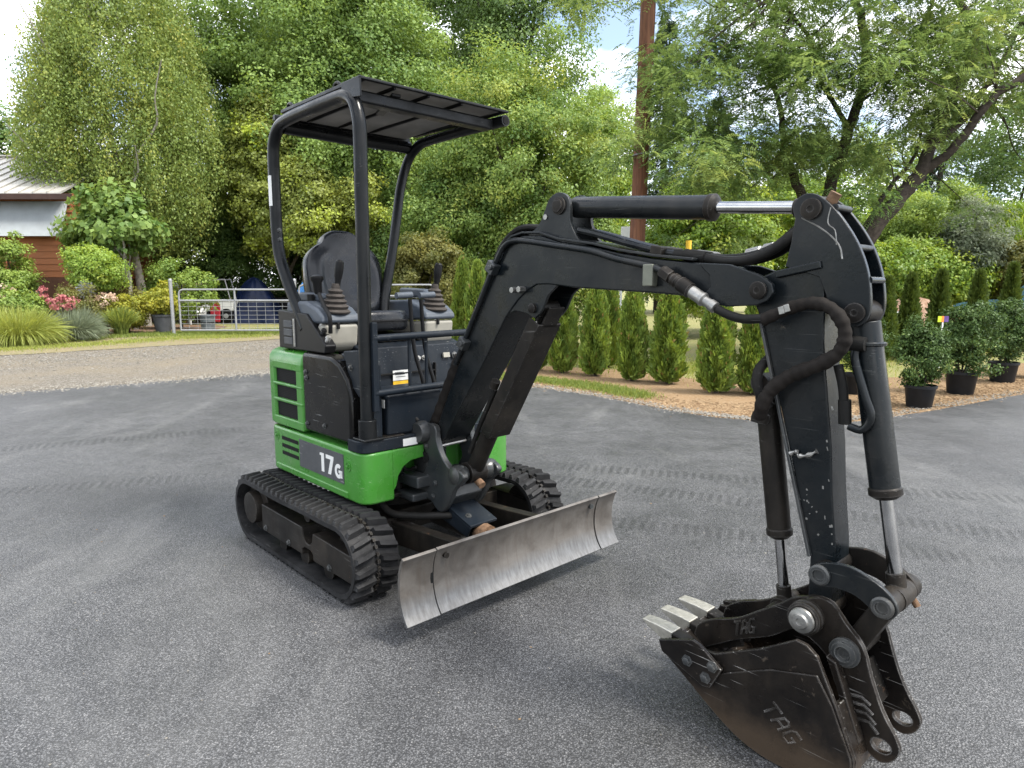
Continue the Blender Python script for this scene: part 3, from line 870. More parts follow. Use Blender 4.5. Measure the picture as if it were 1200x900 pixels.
for i in range(9):
    b.cyl((-0.098, -0.2 + i * 0.048, 1.142), (-0.085, -0.2 + i * 0.048, 1.142), 0.018, 8)
tag(P(b, 'slide_teeth', M['plastic'], bevel=0), kind='stuff')
# foot box on the right of the floor
fb = P(MB().prism([(0.10, 0.70), (0.345, 0.70), (0.350, 0.88), (0.325, 0.915), (0.10, 0.915)], -0.315, 0.02), 'foot_cover', M['slate'], bevel=0.018, seg=3)
P(MB().box((0.30, -0.3165, 0.86), (0.05, 0.003, 0.04)), 'cover_label', M['white'], fb, bevel=0)
# front guard rails
def rail(y0, y1, z_, r=0.017):
    return P(MB().tube([(0.372, y0, z_), (0.374, (y0 + y1) / 2, z_ + 0.004), (0.372, y1, z_ + 0.006)], r, 12), 'guard_rail', M['slate'], bevel=0)
rail(-0.40, 0.185, 1.185)
rail(-0.40, 0.12, 0.925)
P(MB().box((0.372, -0.395, 1.05), (0.03, 0.028, 0.42)), 'rail_bracket', M['slate'])
P(MB().tube([(0.372, 0.18, 1.19), (0.36, 0.22, 1.13), (0.30, 0.26, 1.10), (0.2, 0.29, 1.09)], 0.011, 8), 'rail_end', M['plastic'], bevel=0)
for y_ in (-0.19, -0.09):
    P(MB().cyl((0.36, y_, 0.93), (0.36, y_, 1.19), 0.009, 8), 'rail_upright', M['slate'], bevel=0)

# ---- seat
def cushion(outline, th0, th1, mat, name, origin, xdir, ydir, zdir):
    """rounded pad: outline polygon in (a,b), swollen in c"""
    b = MB()
    n = len(outline)
    cx = sum(p[0] for p in outline) / n; cy = sum(p[1] for p in outline) / n
    rings = []
    for s, c_ in ((0.92, th0), (1.0, th0 + 0.02), (1.0, th1 - 0.03), (0.94, th1 - 0.006), (0.80, th1 - 0.002), (0.5, th1 - 0.012), (0.2, th1 - 0.016)):
        rings.append([(cx + (a - cx) * s, cy + (bb - cy) * s, c_) for a, bb in outline])
    vs = [Vector(origin) + Vector(xdir) * a + Vector(ydir) * bb + Vector(zdir) * c_ for r_ in rings for a, bb, c_ in r_]
    fs = []
    for i in range(len(rings) - 1):
        for j in range(n):
            fs.append((i * n + j, i * n + (j + 1) % n, (i + 1) * n + (j + 1) % n, (i + 1) * n + j))
    fs.append(tuple(range(n))[::-1]); fs.append(tuple((len(rings) - 1) * n + j for j in range(n)))
    b.add(vs, fs)
    return P(b, name, mat, bevel=0, angle=60)
bo = catmull2([(0.0, 0.0), (0.17, 0.0), (0.225, 0.06), (0.245, 0.2), (0.235, 0.34), (0.19, 0.41), (0.135, 0.445), (0.11, 0.485), (0.06, 0.515), (0.0, 0.52),
               (-0.06, 0.515), (-0.11, 0.485), (-0.135, 0.445), (-0.19, 0.41), (-0.235, 0.34), (-0.245, 0.2), (-0.225, 0.06), (-0.17, 0.0), (0.0, 0.0)], 3)[:-1]
SC = -0.055
def padded_back():
    b = MB()
    n = len(bo)
    X, Y, Zd = Vector((0, 1, 0)), Vector((-0.20, 0, 0.98)), Vector((0.98, 0, 0.20))
    org = Vector((-0.42, SC, 1.24))
    cy = 0.25
    rings = [(0.90, -0.075), (0.985, -0.06), (1.0, -0.03), (0.995, -0.005)]
    rings += [(s_, None) for s_ in (0.97, 0.92, 0.85, 0.77, 0.69, 0.61, 0.54, 0.48, 0.40, 0.28, 0.14, 0.02)]
    vs = []
    for s_, c_ in rings:
        for (aa, bb) in bo:
            side = min(1.0, abs(aa) / 0.20) * (1 - min(1.0, max(0.0, (bb * s_ + cy * (1 - s_) - 0.27) / 0.14)))
            if c_ is None:
                cc = 0.010 + 0.032 * math.exp(-((s_ - 0.76) / 0.14) ** 2) * (0.12 + 0.88 * side) + 0.014 * (0.3 + 0.7 * min(1.0, max(0.0, (0.80 - s_) / 0.35))) - 0.012 * side * math.exp(-((s_ - 0.57) / 0.035) ** 2)
            else:
                cc = c_
            vs.append(org + X * (aa * s_) + Y * (cy + (bb - cy) * s_) + Zd * cc)
    k = len(rings)
    fs = [(i * n + j, i * n + (j + 1) % n, (i + 1) * n + (j + 1) % n, (i + 1) * n + j) for i in range(k - 1) for j in range(n)]
    fs += [tuple(range(n))[::-1], tuple((k - 1) * n + j for j in range(n))]
    b.add(vs, fs)
    return P(b, 'seat_backrest', M['vinyl'], bevel=0, angle=70)
bk = padded_back()
co = catmull2([(0, -0.21), (0.20, -0.21), (0.33, -0.20), (0.375, -0.12), (0.385, 0), (0.375, 0.12), (0.33, 0.20), (0.20, 0.21), (0, 0.21), (-0.01, 0), (0, -0.21)], 3)[:-1]
cs = cushion(co, 0.0, 0.115, M['vinyl'], 'seat_cushion', (-0.47, SC, 1.165), (1, 0, 0.05), (0, 1, 0), Vector((-0.05, 0, 1)))
P(MB().tube([Vector((-0.47, SC, 1.165)) + Vector((1, 0, 0.05)) * (a * 1.005 - 0.001) + Vector((0, 1, 0)) * (bb * 1.01) + Vector((0, 0, 0.055)) for a, bb in co], 0.006, 6, closed=True), 'piping', M['plastic'], cs, bevel=0)
# ---- joystick consoles
def console(y0, y1, name_side):
    ym = (y0 + y1) / 2
    c_ = P(MB().prism([(-0.42, 1.21), (-0.06, 1.235), (-0.075, 1.12), (-0.11, 1.085), (-0.30, 1.085), (-0.42, 1.12)], y0, y1), 'console', M['cream'], bevel=0.022, seg=3)
    P(MB().prism([(-0.46, 1.222), (-0.052, 1.238), (-0.056, 1.275), (-0.12, 1.315), (-0.24, 1.35), (-0.46, 1.345)], y0 - 0.006, y1 + 0.006), 'console_top', M['consolegrey'], c_, bevel=0.02, seg=3)
    base = Vector((-0.125, ym, 1.292)); ax = Vector((0.10, 0.02, 1)).normalized()
    prof_ = []
    for i in range(5):
        r0 = 0.078 - i * 0.0105
        prof_ += [(r0, i * 0.026), (r0 + 0.004, i * 0.026 + 0.009), (r0 - 0.014, i * 0.026 + 0.021)]
    prof_ += [(0.022, 0.135), (0.018, 0.15)]
    P(MB().lathe(prof_, base, 20, ax), 'rubber_boot', M['bellows'], c_, bevel=0)
    P(MB().lathe([(0.015, 0.13), (0.016, 0.165), (0.021, 0.19), (0.024, 0.225), (0.022, 0.262), (0.013, 0.272)], base, 14, Vector((0.10, 0.09, 1))), 'joystick', M['plastic'], c_, bevel=0)
    P(MB().box((-0.056, ym - 0.02, 1.225), (0.012, 0.016, 0.034)), 'latch', M['plastic'], c_)
    return c_
console(-0.425, -0.215, 'r')
cl_ = console(0.215, 0.42, 'l')
# armrests
P(MB().prism([(-0.46, 1.395), (-0.20, 1.385), (-0.17, 1.365), (-0.20, 1.345), (-0.46, 1.34)], -0.36, -0.28), 'armrest', M['consolegrey'], bevel=0.015, seg=3)
P(MB().prism([(-0.46, 1.42), (-0.22, 1.41), (-0.18, 1.39), (-0.22, 1.365), (-0.46, 1.36)], 0.30, 0.38), 'armrest', M['consolegrey'], bevel=0.015, seg=3)
# travel levers
for y_ in (-0.015, 0.055):
    t_ = P(MB().tube(catmull([(0.17, y_ + 0.06, 0.70), (0.16, y_ + 0.05, 0.90), (0.12, y_ + 0.02, 1.10), (0.12, y_, 1.36)], 4), 0.011, 10), 'travel_lever', M['plastic'], bevel=0)
    P(MB().tube([(0.12, y_ - 0.085 if y_ < 0 else y_ - 0.01, 1.378), (0.12, y_ + 0.01 if y_ < 0 else y_ + 0.085, 1.382)], 0.017, 12), 'grip', M['consolegrey'], t_, bevel=0)
# ---- switch box with blade lever
sb = P(MB().prism([(-0.535, 1.09), (-0.01, 1.09), (0.005, 1.130), (-0.20, 1.285), (-0.535, 1.30)], -0.447, -0.385), 'switch_box', M['plastic'], bevel=0.008)
for i in range(3):
    P(MB().box((-0.405, -0.4495, 1.135 + i * 0.045), (0.10, 0.012, 0.038)), 'breaker', M['decal'], sb, bevel=0.003)
P(MB().box((-0.335, -0.4495, 1.18), (0.018, 0.010, 0.15)), 'breaker_latch', M['steel'], sb, bevel=0.003)
for q in (0.12, 0.42, 0.66, 0.88):
    x_, z_ = 0.005 + (-0.20 - 0.005) * (1 - q), 1.130 + (1.285 - 1.130) * (1 - q)
    P(MB().lathe([(0.013, 0), (0.013, 0.012), (0.009, 0.018), (0.016, 0.024), (0.012, 0.034)], (x_, -0.405 - 0.02 * (q > 0.5), z_), 12, (0.55, 0, 0.83)), 'knob', M['steel'] if q != 0.66 else M['plastic'], sb, bevel=0)
lv = P(MB().tube(catmull([(-0.04, -0.395, 1.19), (-0.03, -0.40, 1.27), (-0.08, -0.40, 1.32), (-0.13, -0.40, 1.38), (-0.15, -0.40, 1.42)], 4), 0.011, 8), 'blade_lever', M['plastic'], bevel=0)
P(MB().lathe([(0.013, 0), (0.02, 0.01), (0.023, 0.06), (0.034, 0.075), (0.034, 0.09), (0.02, 0.10)], (-0.145, -0.40, 1.385), 12, (-0.1, 0, 1)), 'knob', M['plastic'], lv, bevel=0)
P(MB().cyl((-0.27, -0.38, 1.28), (-0.27, -0.38, 1.385), 0.019, 12), 'throttle_lever', M['plastic'], bevel=0)

# ---- canopy
hoop = catmull([(0.335, -0.42, 0.70), (0.338, -0.42, 1.2), (0.345, -0.42, 1.8)], 3)[:-1] + catmull([(0.345, -0.42, 1.85), (0.348, -0.42, 2.08), (0.340, -0.42, 2.17), (0.305, -0.42, 2.245), (0.24, -0.42, 2.28), (0.15, -0.42, 2.287)], 5)[:-1] + \
    catmull([(0.15, -0.42, 2.287), (-0.15, -0.42, 2.288), (-0.36, -0.42, 2.283), (-0.47, -0.42, 2.262), (-0.535, -0.42, 2.20), (-0.555, -0.42, 2.11), (-0.558, -0.42, 1.9)], 5)[:-1] + \
    catmull([(-0.558, -0.42, 1.9), (-0.556, -0.42, 1.72), (-0.53, -0.42, 1.58), (-0.45, -0.42, 1.45), (-0.33, -0.42, 1.30), (-0.26, -0.42, 1.20)], 5)
ch = P(MB().tube(hoop, 0.0315, 16), 'canopy_hoop', M['canopy'], bevel=0)
P(MB().cyl((0.335, -0.42, 0.700), (0.335, -0.42, 0.80), 0.043, 20).box((0.325, -0.41, 0.706), (0.11, 0.11, 0.012)), 'post_foot', M['canopy'], ch)
b = MB()
for i in range(7):
    a0 = R(238 + i * 10); a1 = R(238 + i * 10 + 10)
    b.add([(-0.558 + 0.0325 * math.cos(a), -0.42 + 0.0325 * math.sin(a), zz) for a in (a0, a1) for zz in (1.86, 2.02)], [(0, 1, 3, 2)])
P(b, 'white_label', M['white'], ch, bevel=0)
for zz in (1.68, 1.73):
    bolt(ch, (-0.525, -0.42, zz), (1, 0, 0), 0.009, 0.012, mat=M['cast'])
hl = catmull([(-0.36, 0.13, 1.22), (-0.40, 0.165, 1.37), (-0.45, 0.26, 1.66), (-0.49, 0.345, 2.0)], 4)[:-1] + catmull([(-0.49, 0.345, 2.0), (-0.49, 0.38, 2.12), (-0.46, 0.41, 2.22), (-0.38, 0.425, 2.275), (-0.28, 0.425, 2.285)], 4)[:-1] + catmull([(-0.28, 0.425, 2.285), (0.0, 0.43, 2.29), (0.365, 0.445, 2.29)], 3)
P(MB().tube(hl, 0.029, 14), 'canopy_post', M['canopy'], bevel=0)
P(MB().cyl((0.366, 0.445, 2.29), (0.3675, 0.445, 2.29), 0.021, 14), 'tube_opening', M['slot'], bevel=0)
rf = empty_part = P(MB().prism([(-0.50, 2.318), (-0.2, 2.332), (0.1, 2.334), (0.378, 2.325), (0.378, 2.331), (0.1, 2.340), (-0.2, 2.338), (-0.50, 2.324)], -0.40, 0.40), 'canopy_roof', M['roofpanel'], bevel=0)
P(MB().box((0.385, 0.0, 2.327), (0.020, 0.88, 0.013)), 'roof_edge', M['canopy'], rf)
P(MB().box((-0.02, -0.415, 2.329), (0.80, 0.030, 0.018)), 'roof_edge', M['canopy'], rf)
P(MB().box((-0.02, 0.418, 2.329), (0.80, 0.030, 0.018)), 'roof_edge', M['canopy'], rf)
P(MB().box((-0.505, 0.0, 2.315), (0.03, 0.86, 0.03)), 'roof_edge', M['canopy'], rf)
P(MB().prism([(0.23, 2.265), (0.395, 2.245), (0.395, 2.335), (0.23, 2.335)], -0.440, -0.432), 'roof_side_plate', M['canopy'], rf)
P(MB().box((0.27, 0.0, 2.275), (0.075, 0.82, 0.055)), 'cross_beam', M['canopy'], rf, bevel=0.01)
P(MB().tube([(-0.46, -0.40, 2.265), (-0.47, 0, 2.262), (-0.46, 0.40, 2.265)], 0.036, 12), 'cross_beam', M['canopy'], rf, bevel=0)
P(MB().prism([(0.33, -0.235), (0.33, -0.185), (-0.02, -0.055), (-0.02, -0.105)], 2.297, 2.312, 'z'), 'roof_strip', M['canopy'], rf, bevel=0.004)  # thin dark strip running diagonally just under the roof sheet
for y_ in (-0.25, -0.06, 0.14):
    P(MB().box((-0.05, y_, 2.318), (0.86, 0.014, 0.016)), 'roof_rib', M['plastic'], rf)
for u_ in (0.16, -0.33):
    P(MB().tube([(u_ + 0.032 * math.cos(R(a)), -0.42, 2.318 + 0.036 * math.sin(R(a))) for a in range(-10, 200, 15)], 0.008, 8), 'lifting_eye', M['canopy'], ch, bevel=0)

# ---- swing bracket
spts = catmull2([(0.36, 0.745), (0.432, 0.754), (0.474, 0.735), (0.482, 0.675), (0.519, 0.605), (0.585, 0.555), (0.651, 0.560), (0.690, 0.531), (0.655, 0.490), (0.610, 0.450), (0.582, 0.395), (0.526, 0.325), (0.470, 0.324), (0.414, 0.360), (0.300, 0.350), (0.215, 0.350), (0.210, 0.399), (0.320, 0.440), (0.385, 0.519), (0.405, 0.559), (0.378, 0.614), (0.335, 0.661), (0.325, 0.715)], 3)
br = P(MB().prism(spts, -0.125, -0.092).prism(spts, 0.092, 0.125).prism([(0.34, 0.34), (0.50, 0.335), (0.575, 0.40), (0.56, 0.45), (0.46, 0.50), (0.36, 0.50)], -0.094, 0.094), 'swing_bracket', M['cast'], bevel=0.008, seg=3)
for sy in (-1, 1):
    P(MB().lathe([(0.056, 0), (0.056, 0.03), (0.048, 0.05), (0.026, 0.053)], (0.375, sy * 0.118, 0.705), 22, (0, sy, 0)), 'pivot_boss', M['cast'], br, bevel=0)
    P(MB().lathe([(0.036, -0.045), (0.048, -0.02), (0.050, 0.004), (0.042, 0.028), (0.024, 0.038)], (0.615, sy * 0.10, 0.525), 22, (0, sy, 0)), 'cylinder_boss', M['cast'], br, bevel=0)
P(MB().cyl((0.615, -0.05, 0.525), (0.615, 0.05, 0.525), 0.052, 18), 'cylinder_eye', M['grimy'], br, bevel=0)
P(MB().cyl((0.635, 0.0, 0.49), (0.68, 0.0, 0.468), 0.02, 12), 'grease_plug', M['mud'], br, bevel=0)
P(MB().cyl((0.255, 0, 0.40), (0.255, 0, 0.60), 0.085, 24).span((0.12, -0.10, 0.405), (0.27, 0.10, 0.435)).span((0.12, -0.10, 0.555), (0.27, 0.10, 0.585)), 'swing_post', M['cast'], br, bevel=0.006)
P(MB().prism([(0.20, 0.43), (0.42, 0.43), (0.42, 0.49), (0.20, 0.478)], -0.20, -0.11).prism([(0.17, 0.365), (0.40, 0.36), (0.40, 0.40), (0.17, 0.392)], -0.215, -0.11), 'swing_ear', M['cast'], br, bevel=0.010, seg=3)
P(MB().lathe([(0.030, 0.0), (0.030, 0.13), (0.038, 0.132), (0.038, 0.15), (0.02, 0.155)], (0.225, -0.19, 0.35), 18, (0, 0, 1)), 'swing_pin', M['grimy'], br, bevel=0)
for a_, b_, zz in ((-0.128, 0.40, 0.635), (-0.128, 0.47, 0.46), (-0.128, 0.45, 0.39)):
    bolt(br, (b_, a_, zz), (0, -1, 0), 0.011, 0.010)
P(MB().lathe([(0.030, 0), (0.030, 0.004), (0.014, 0.004), (0.014, -0.004)], (0.385, -0.1265, 0.575), 20, (0, -1, 0)), 'hose_port', M['slot'], br, bevel=0)
P(MB().cyl((0.10, -0.235, 0.475), (0.22, -0.17, 0.455), 0.022, 14), 'swing_rod', M['chrome'], br, bevel=0)
b = MB()
for i in range(4):
    y_ = -0.06 + i * 0.036
    b.tube(catmull([(0.22, y_, 0.60), (0.34, y_, 0.62), (0.42, y_, 0.66), (0.40, y_ * 0.8, 0.80)], 4), 0.014, 8)
tag(P(b, 'bracket_hoses', M['hose'], br, bevel=0), kind='stuff')
P(MB().cyl((0.445, -0.09, 0.635), (0.445, 0.09, 0.64), 0.009, 8), 'hose_retainer', M['steel'], br, bevel=0)
P(MB().tube(catmull([(0.33, -0.17, 0.72), (0.30, -0.19, 0.64), (0.27, -0.20, 0.55), (0.29, -0.17, 0.50), (0.34, -0.15, 0.52)], 5), 0.008, 8), 'grease_hose', M['hose'], br, bevel=0)
P(MB().tube(catmull([(0.35, -0.14, 0.76), (0.31, -0.17, 0.80), (0.27, -0.19, 0.74), (0.26, -0.20, 0.66)], 5), 0.009, 8), 'grease_hose', M['hose'], br, bevel=0)
P(MB().tube(catmull([(0.20, -0.30, 0.37), (0.30, -0.28, 0.30), (0.42, -0.20, 0.295), (0.52, -0.10, 0.30), (0.55, -0.02, 0.28)], 5), 0.018, 10), 'blade_hose', M['hose'], bevel=0)

# ---- boom
bp = [(0.335, 0.60), (0.30, 0.70), (0.36, 0.74), (0.440, 0.748), (0.609, 1.056), (0.756, 1.302), (0.890, 1.519), (0.935, 1.585), (0.985, 1.622), (1.05, 1.634), (1.15, 1.628), (1.248, 1.600), (1.424, 1.572), (1.549, 1.545), (1.698, 1.520), (1.86, 1.502),
      (1.95, 1.488), (2.00, 1.45), (1.99, 1.372), (1.90, 1.388), (1.683, 1.402), (1.327, 1.420), (1.20, 1.433), (1.13, 1.432), (1.076, 1.409), (1.02, 1.37), (0.975, 1.328), (0.939, 1.290), (0.795, 1.088), (0.626, 0.865), (0.496, 0.690), (0.43, 0.63)]
bm_ = P(MB().prism(bp, -0.085, 0.085), 'boom', M['charcoal'], bevel=0.006)
cap = [(0.93, 1.59), (0.985, 1.628), (1.05, 1.640), (1.15, 1.634), (1.25, 1.605), (1.43, 1.577), (1.55, 1.550), (1.70, 1.525), (1.86, 1.507)]
P(MB().prism(cap + offset_curve(cap, 0.010)[::-1], -0.094, 0.094), 'boom_top_plate', M['charcoal'], bm_, bevel=0.003)
tipp = [(1.885, 1.500), (2.000, 1.492), (2.10, 1.458), (2.140, 1.432), (2.147, 1.405), (2.129, 1.380), (2.095, 1.366), (1.992, 1.360), (1.890, 1.382), (1.935, 1.42), (1.930, 1.458)]
for sy in (-1, 1):
    P(MB().prism(tipp, sy * 0.094 - 0.010, sy * 0.094 + 0.010), 'boom_tip_plate', M['charcoal'], bm_, bevel=0.004)
    P(MB().lathe([(0.027, 0), (0.027, 0.010), (0.022, 0.013), (0.009, 0.013), (0.009, 0.009)], (2.100, sy * 0.104, 1.412), 20, (0, sy, 0)), 'pivot_pin', M['grimy'], bm_, bevel=0)
gpts = catmull2([(0.930, 1.300), (0.985, 1.372), (1.06, 1.424), (1.169, 1.448), (1.235, 1.430), (1.19, 1.39), (1.155, 1.330), (1.111, 1.295), (1.065, 1.312), (0.995, 1.322)], 3)
for sy in (-1, 1):
    P(MB().prism(gpts, sy * 0.072 - 0.007, sy * 0.072 + 0.007), 'cylinder_gusset', M['charcoal'], bm_, bevel=0.003)
    P(MB().lathe([(0.020, 0), (0.020, 0.014), (0.012, 0.018)], (1.105, sy * 0.078, 1.335), 16, (0, sy, 0)), 'gusset_pin', M['grimy'], bm_, bevel=0)
cbp = catmull2([(1.06, 1.635), (1.125, 1.672), (1.160, 1.730), (1.185, 1.772), (1.235, 1.790), (1.282, 1.768), (1.295, 1.72), (1.298, 1.67), (1.34, 1.605), (1.40, 1.575)], 3)
for sy in (-1, 1):
    P(MB().prism(cbp + [(1.35, 1.575), (1.1, 1.61)], sy * 0.062 - 0.009, sy * 0.062 + 0.009), 'cylinder_bracket', M['charcoal'], bm_, bevel=0.004)
    P(MB().lathe([(0.034, 0), (0.034, 0.008), (0.024, 0.010), (0.024, 0.017), (0.012, 0.018)], (1.240, sy * 0.071, 1.738), 20, (0, sy, 0)), 'bracket_pin', M['grimy'], bm_, bevel=0)
P(MB().cyl((1.165, -0.075, 1.70), (1.165, -0.045, 1.70), 0.011, 12), 'plate_hole', M['steel'], bm_, bevel=0)
# hard lines and hoses along the boom
line1 = catmull([(0.60, -0.095, 1.06), (0.76, -0.095, 1.32), (0.91, -0.097, 1.55), (0.955, -0.098, 1.598), (1.01, -0.100, 1.614), (1.10, -0.100, 1.606), (1.25, -0.100, 1.583), (1.424, -0.100, 1.556), (1.549, -0.100, 1.523), (1.698, -0.104, 1.493), (1.75, -0.108, 1.477)], 5)
P(MB().tube(line1, 0.012, 10), 'steel_line', M['charcoal'], bm_, bevel=0)
qc = MB()
A_, B_ = Vector((1.755, -0.115, 1.476)), Vector((1.975, -0.125, 1.353))
ax_ = (B_ - A_)
Lq = ax_.length
qc.lathe([(0.019, 0), (0.024, 0.012), (0.024, 0.045), (0.017, 0.047)], A_, 6, ax_)
P(qc, 'hose_coupling', M['grimy'], bm_, bevel=0.001)
qc = MB().lathe([(0.017, 0.04), (0.017, 0.055), (0.023, 0.058), (0.023, 0.075), (0.020, 0.077), (0.020, 0.088), (0.026, 0.09), (0.026, 0.135), (0.022, 0.137), (0.022, 0.142)], A_, 18, ax_)
P(qc, 'hose_coupling', M['grimy'], bm_, bevel=0)
qc = MB().lathe([(0.021, 0.142), (0.021, 0.185), (0.023, 0.187), (0.023, 0.195), (0.016, 0.20), (0.016, 0.222), (0.019, 0.223), (0.019, 0.245), (0.013, 0.248)], A_, 18, ax_)
P(qc, 'hose_coupling', M['steel'], bm_, bevel=0)
P(MB().tube(catmull([tuple(B_), (2.02, -0.128, 1.335), (2.07, -0.13, 1.325), (2.13, -0.13, 1.328)], 4), 0.0145, 10), 'coupled_hose', M['hose'], bm_, bevel=0)
P(MB().box((1.70, -0.102, 1.462), (0.042, 0.034, 0.075)), 'line_clamp', simple('zinc_clamp', (0.15, 0.155, 0.125), 0.5, 0.4), bm_)
for u_, z_ in ((0.885, 1.505), (0.68, 1.165)):
    P(MB().box((u_ - 0.005, -0.105, z_), (0.05, 0.04, 0.05), (0, -1.0, 0)).cyl((u_ + 0.01, -0.09, z_), (u_ + 0.01, -0.14, z_), 0.013, 8), 'line_clamp', M['cast'], bm_)
P(MB().cyl((1.02, -0.08, 1.41), (1.02, -0.125, 1.41), 0.012, 10).cyl((1.055, -0.08, 1.413), (1.055, -0.118, 1.413), 0.013, 6), 'fitting', M['steel'], bm_, bevel=0)
for k_, (dy, du, r_) in enumerate(((-0.07, -0.018, 0.013), (-0.035, -0.022, 0.014), (0.0, -0.022, 0.014), (0.04, -0.020, 0.014))):
    pth = catmull([(0.37 + du, dy, 0.72), (0.455 + du, dy, 0.83), (0.60 + du, dy, 1.07), (0.745 + du, dy, 1.315), (0.875 + du, dy, 1.525), (0.93 + du, dy, 1.605), (0.995, dy, 1.658), (1.06, dy * 0.8, 1.668), (1.14, dy * 0.5, 1.655)], 5)
    P(MB().tube(pth, r_, 9), 'boom_hose', M['hose'], bm_, bevel=0)
pth = catmull([(0.40, -0.055, 0.76), (0.47, -0.06, 0.87), (0.545, -0.06, 1.0), (0.60, -0.06, 1.09)], 10)
P(MB().tube(pth, [0.034 + 0.002 * math.sin(i * 1.3) for i in range(len(pth))], 10), 'hose_sleeve', M['sleeve'], bm_, bevel=0)
# lines on top of the boom towards the arm
for dy, zz in ((-0.045, 0.0), (-0.015, 0.006), (0.03, 0.003)):
    pth = catmull([(1.32, dy, 1.640), (1.40, dy, 1.622), (1.563, dy, 1.578), (1.70, dy, 1.545), (1.76, dy, 1.534)], 4)
    P(MB().tube(pth, 0.0125, 8), 'steel_line', M['charcoal'], bm_, bevel=0)
    pth = catmull([(1.76, dy, 1.534), (1.86, dy, 1.520), (1.95, dy - 0.01, 1.505 + zz), (2.03, dy - 0.012, 1.505 + zz * 2), (2.10, dy, 1.53 + zz * 2), (2.17, dy, 1.575 + zz * 3), (2.23, dy, 1.62)], 5)
    P(MB().tube(pth, 0.0165, 10), 'boom_hose', M['hose'], bm_, bevel=0)
    P(MB().cyl((1.80, dy, 1.530), (1.88, dy, 1.518), 0.0205, 12), 'hose_ferrule', M['steel'] if dy > 0 else M['hose'], bm_, bevel=0)
P(MB().lathe([(0.017, 0), (0.023, 0.004), (0.023, 0.05), (0.019, 0.053), (0.019, 0.062), (0.025, 0.065), (0.025, 0.095), (0.018, 0.10)], (1.985, 0.03, 1.522), 14, (1, 0, 0.18)), 'hose_coupling', M['steel'], bm_, bevel=0)
P(MB().box((1.70, -0.01, 1.545), (0.05, 0.13, 0.035), (0, 0.2, 0)), 'line_clamp', M['grimy'], bm_)
P(MB().cyl((1.745, 0.06, 1.54), (1.745, 0.06, 1.585), 0.010, 10), 'yellow_cap', M['yellow'], bm_, bevel=0)

# ---- hydraulic cylinders
def hyd(name, a, mid, b_, rb, rr, mat, eye=0.035, gland=True, w=0.045):
    A, Bm, Bv = Vector(a), Vector(mid), Vector(b_)
    d = (Bv - A).normalized()
    c_ = P(MB().cyl(A + d * eye * 0.8, Bm, rb, 24), name, mat, bevel=0.004)
    P(MB().cyl(A - Vector((0, w, 0)), A + Vector((0, w, 0)), eye, 18), 'rear_eye', M['grimy'], c_, bevel=0)
    if gland:
        P(MB().lathe([(rb, 0), (rb * 1.10, 0.004), (rb * 1.10, 0.022), (rb * 0.9, 0.028), (rb * 0.7, 0.034)], Bm - d * 0.012, 24, d), 'gland', M['grimy'], c_, bevel=0)
    P(MB().cyl(Bm, Bv - d * 0.02, rr, 18), 'rod', M['chrome'], c_, bevel=0)
    P(MB().cyl(Bv - d * (eye + 0.03), Bv - d * eye * 0.5, rr * 1.35, 16).cyl(Bv - Vector((0, w, 0)), Bv + Vector((0, w, 0)), eye, 18), 'rod_eye', M['grimy'], c_, bevel=0)
    return c_
hyd('arm_cylinder', (1.235, 0, 1.738), (1.868, 0, 1.684), (2.215, 0, 1.655), 0.041, 0.0195, M['charcoal'], 0.034)
bc = hyd('boom_cylinder', (0.612, 0, 0.522), (0.985, 0, 1.165), (1.105, 0, 1.335), 0.042, 0.02, M['grimy'], 0.036)
d_ = (Vector((1.105, 0, 1.335)) - Vector((0.612, 0, 0.522)))
ang_ = math.atan2(d_.z, d_.x)
rotm = Matrix.Rotation(-ang_, 3, 'Y')
def along(f, off=0.0):
    p = Vector((0.612, 0, 0.522)) + d_ * f
    nrm = Vector((d_.z, 0, -d_.x)).normalized()
    return p + nrm * off
P(MB().box(along(0.62, 0.052), (d_.length * 0.66, 0.135, 0.008), rotm).box(along(0.62, 0.022) + Vector((0, -0.066, 0)), (d_.length * 0.66, 0.006, 0.062), rotm).box(along(0.62, 0.022) + Vector((0, 0.066, 0)), (d_.length * 0.66, 0.006, 0.062), rotm), 'cylinder_guard', M['grimy'], bc, bevel=0.003)
P(MB().box(along(0.985, 0.05), (0.10, 0.09, 0.012), rotm), 'guard_tab', M['grimy'], bc)
P(MB().tube([along(0.10, -0.045) + Vector((0, -0.03, 0)), along(0.3, -0.055) + Vector((0, -0.03, 0)), along(0.5, -0.055) + Vector((0, -0.03, 0))], 0.012, 8), 'cylinder_line', M['hose'], bc, bevel=0)
P(MB().cyl(along(0.52, -0.05) + Vector((0, -0.055, 0)), along(0.56, -0.05) + Vector((0, -0.055, 0)), 0.022, 12), 'line_fitting', M['grimy'], bc, bevel=0)

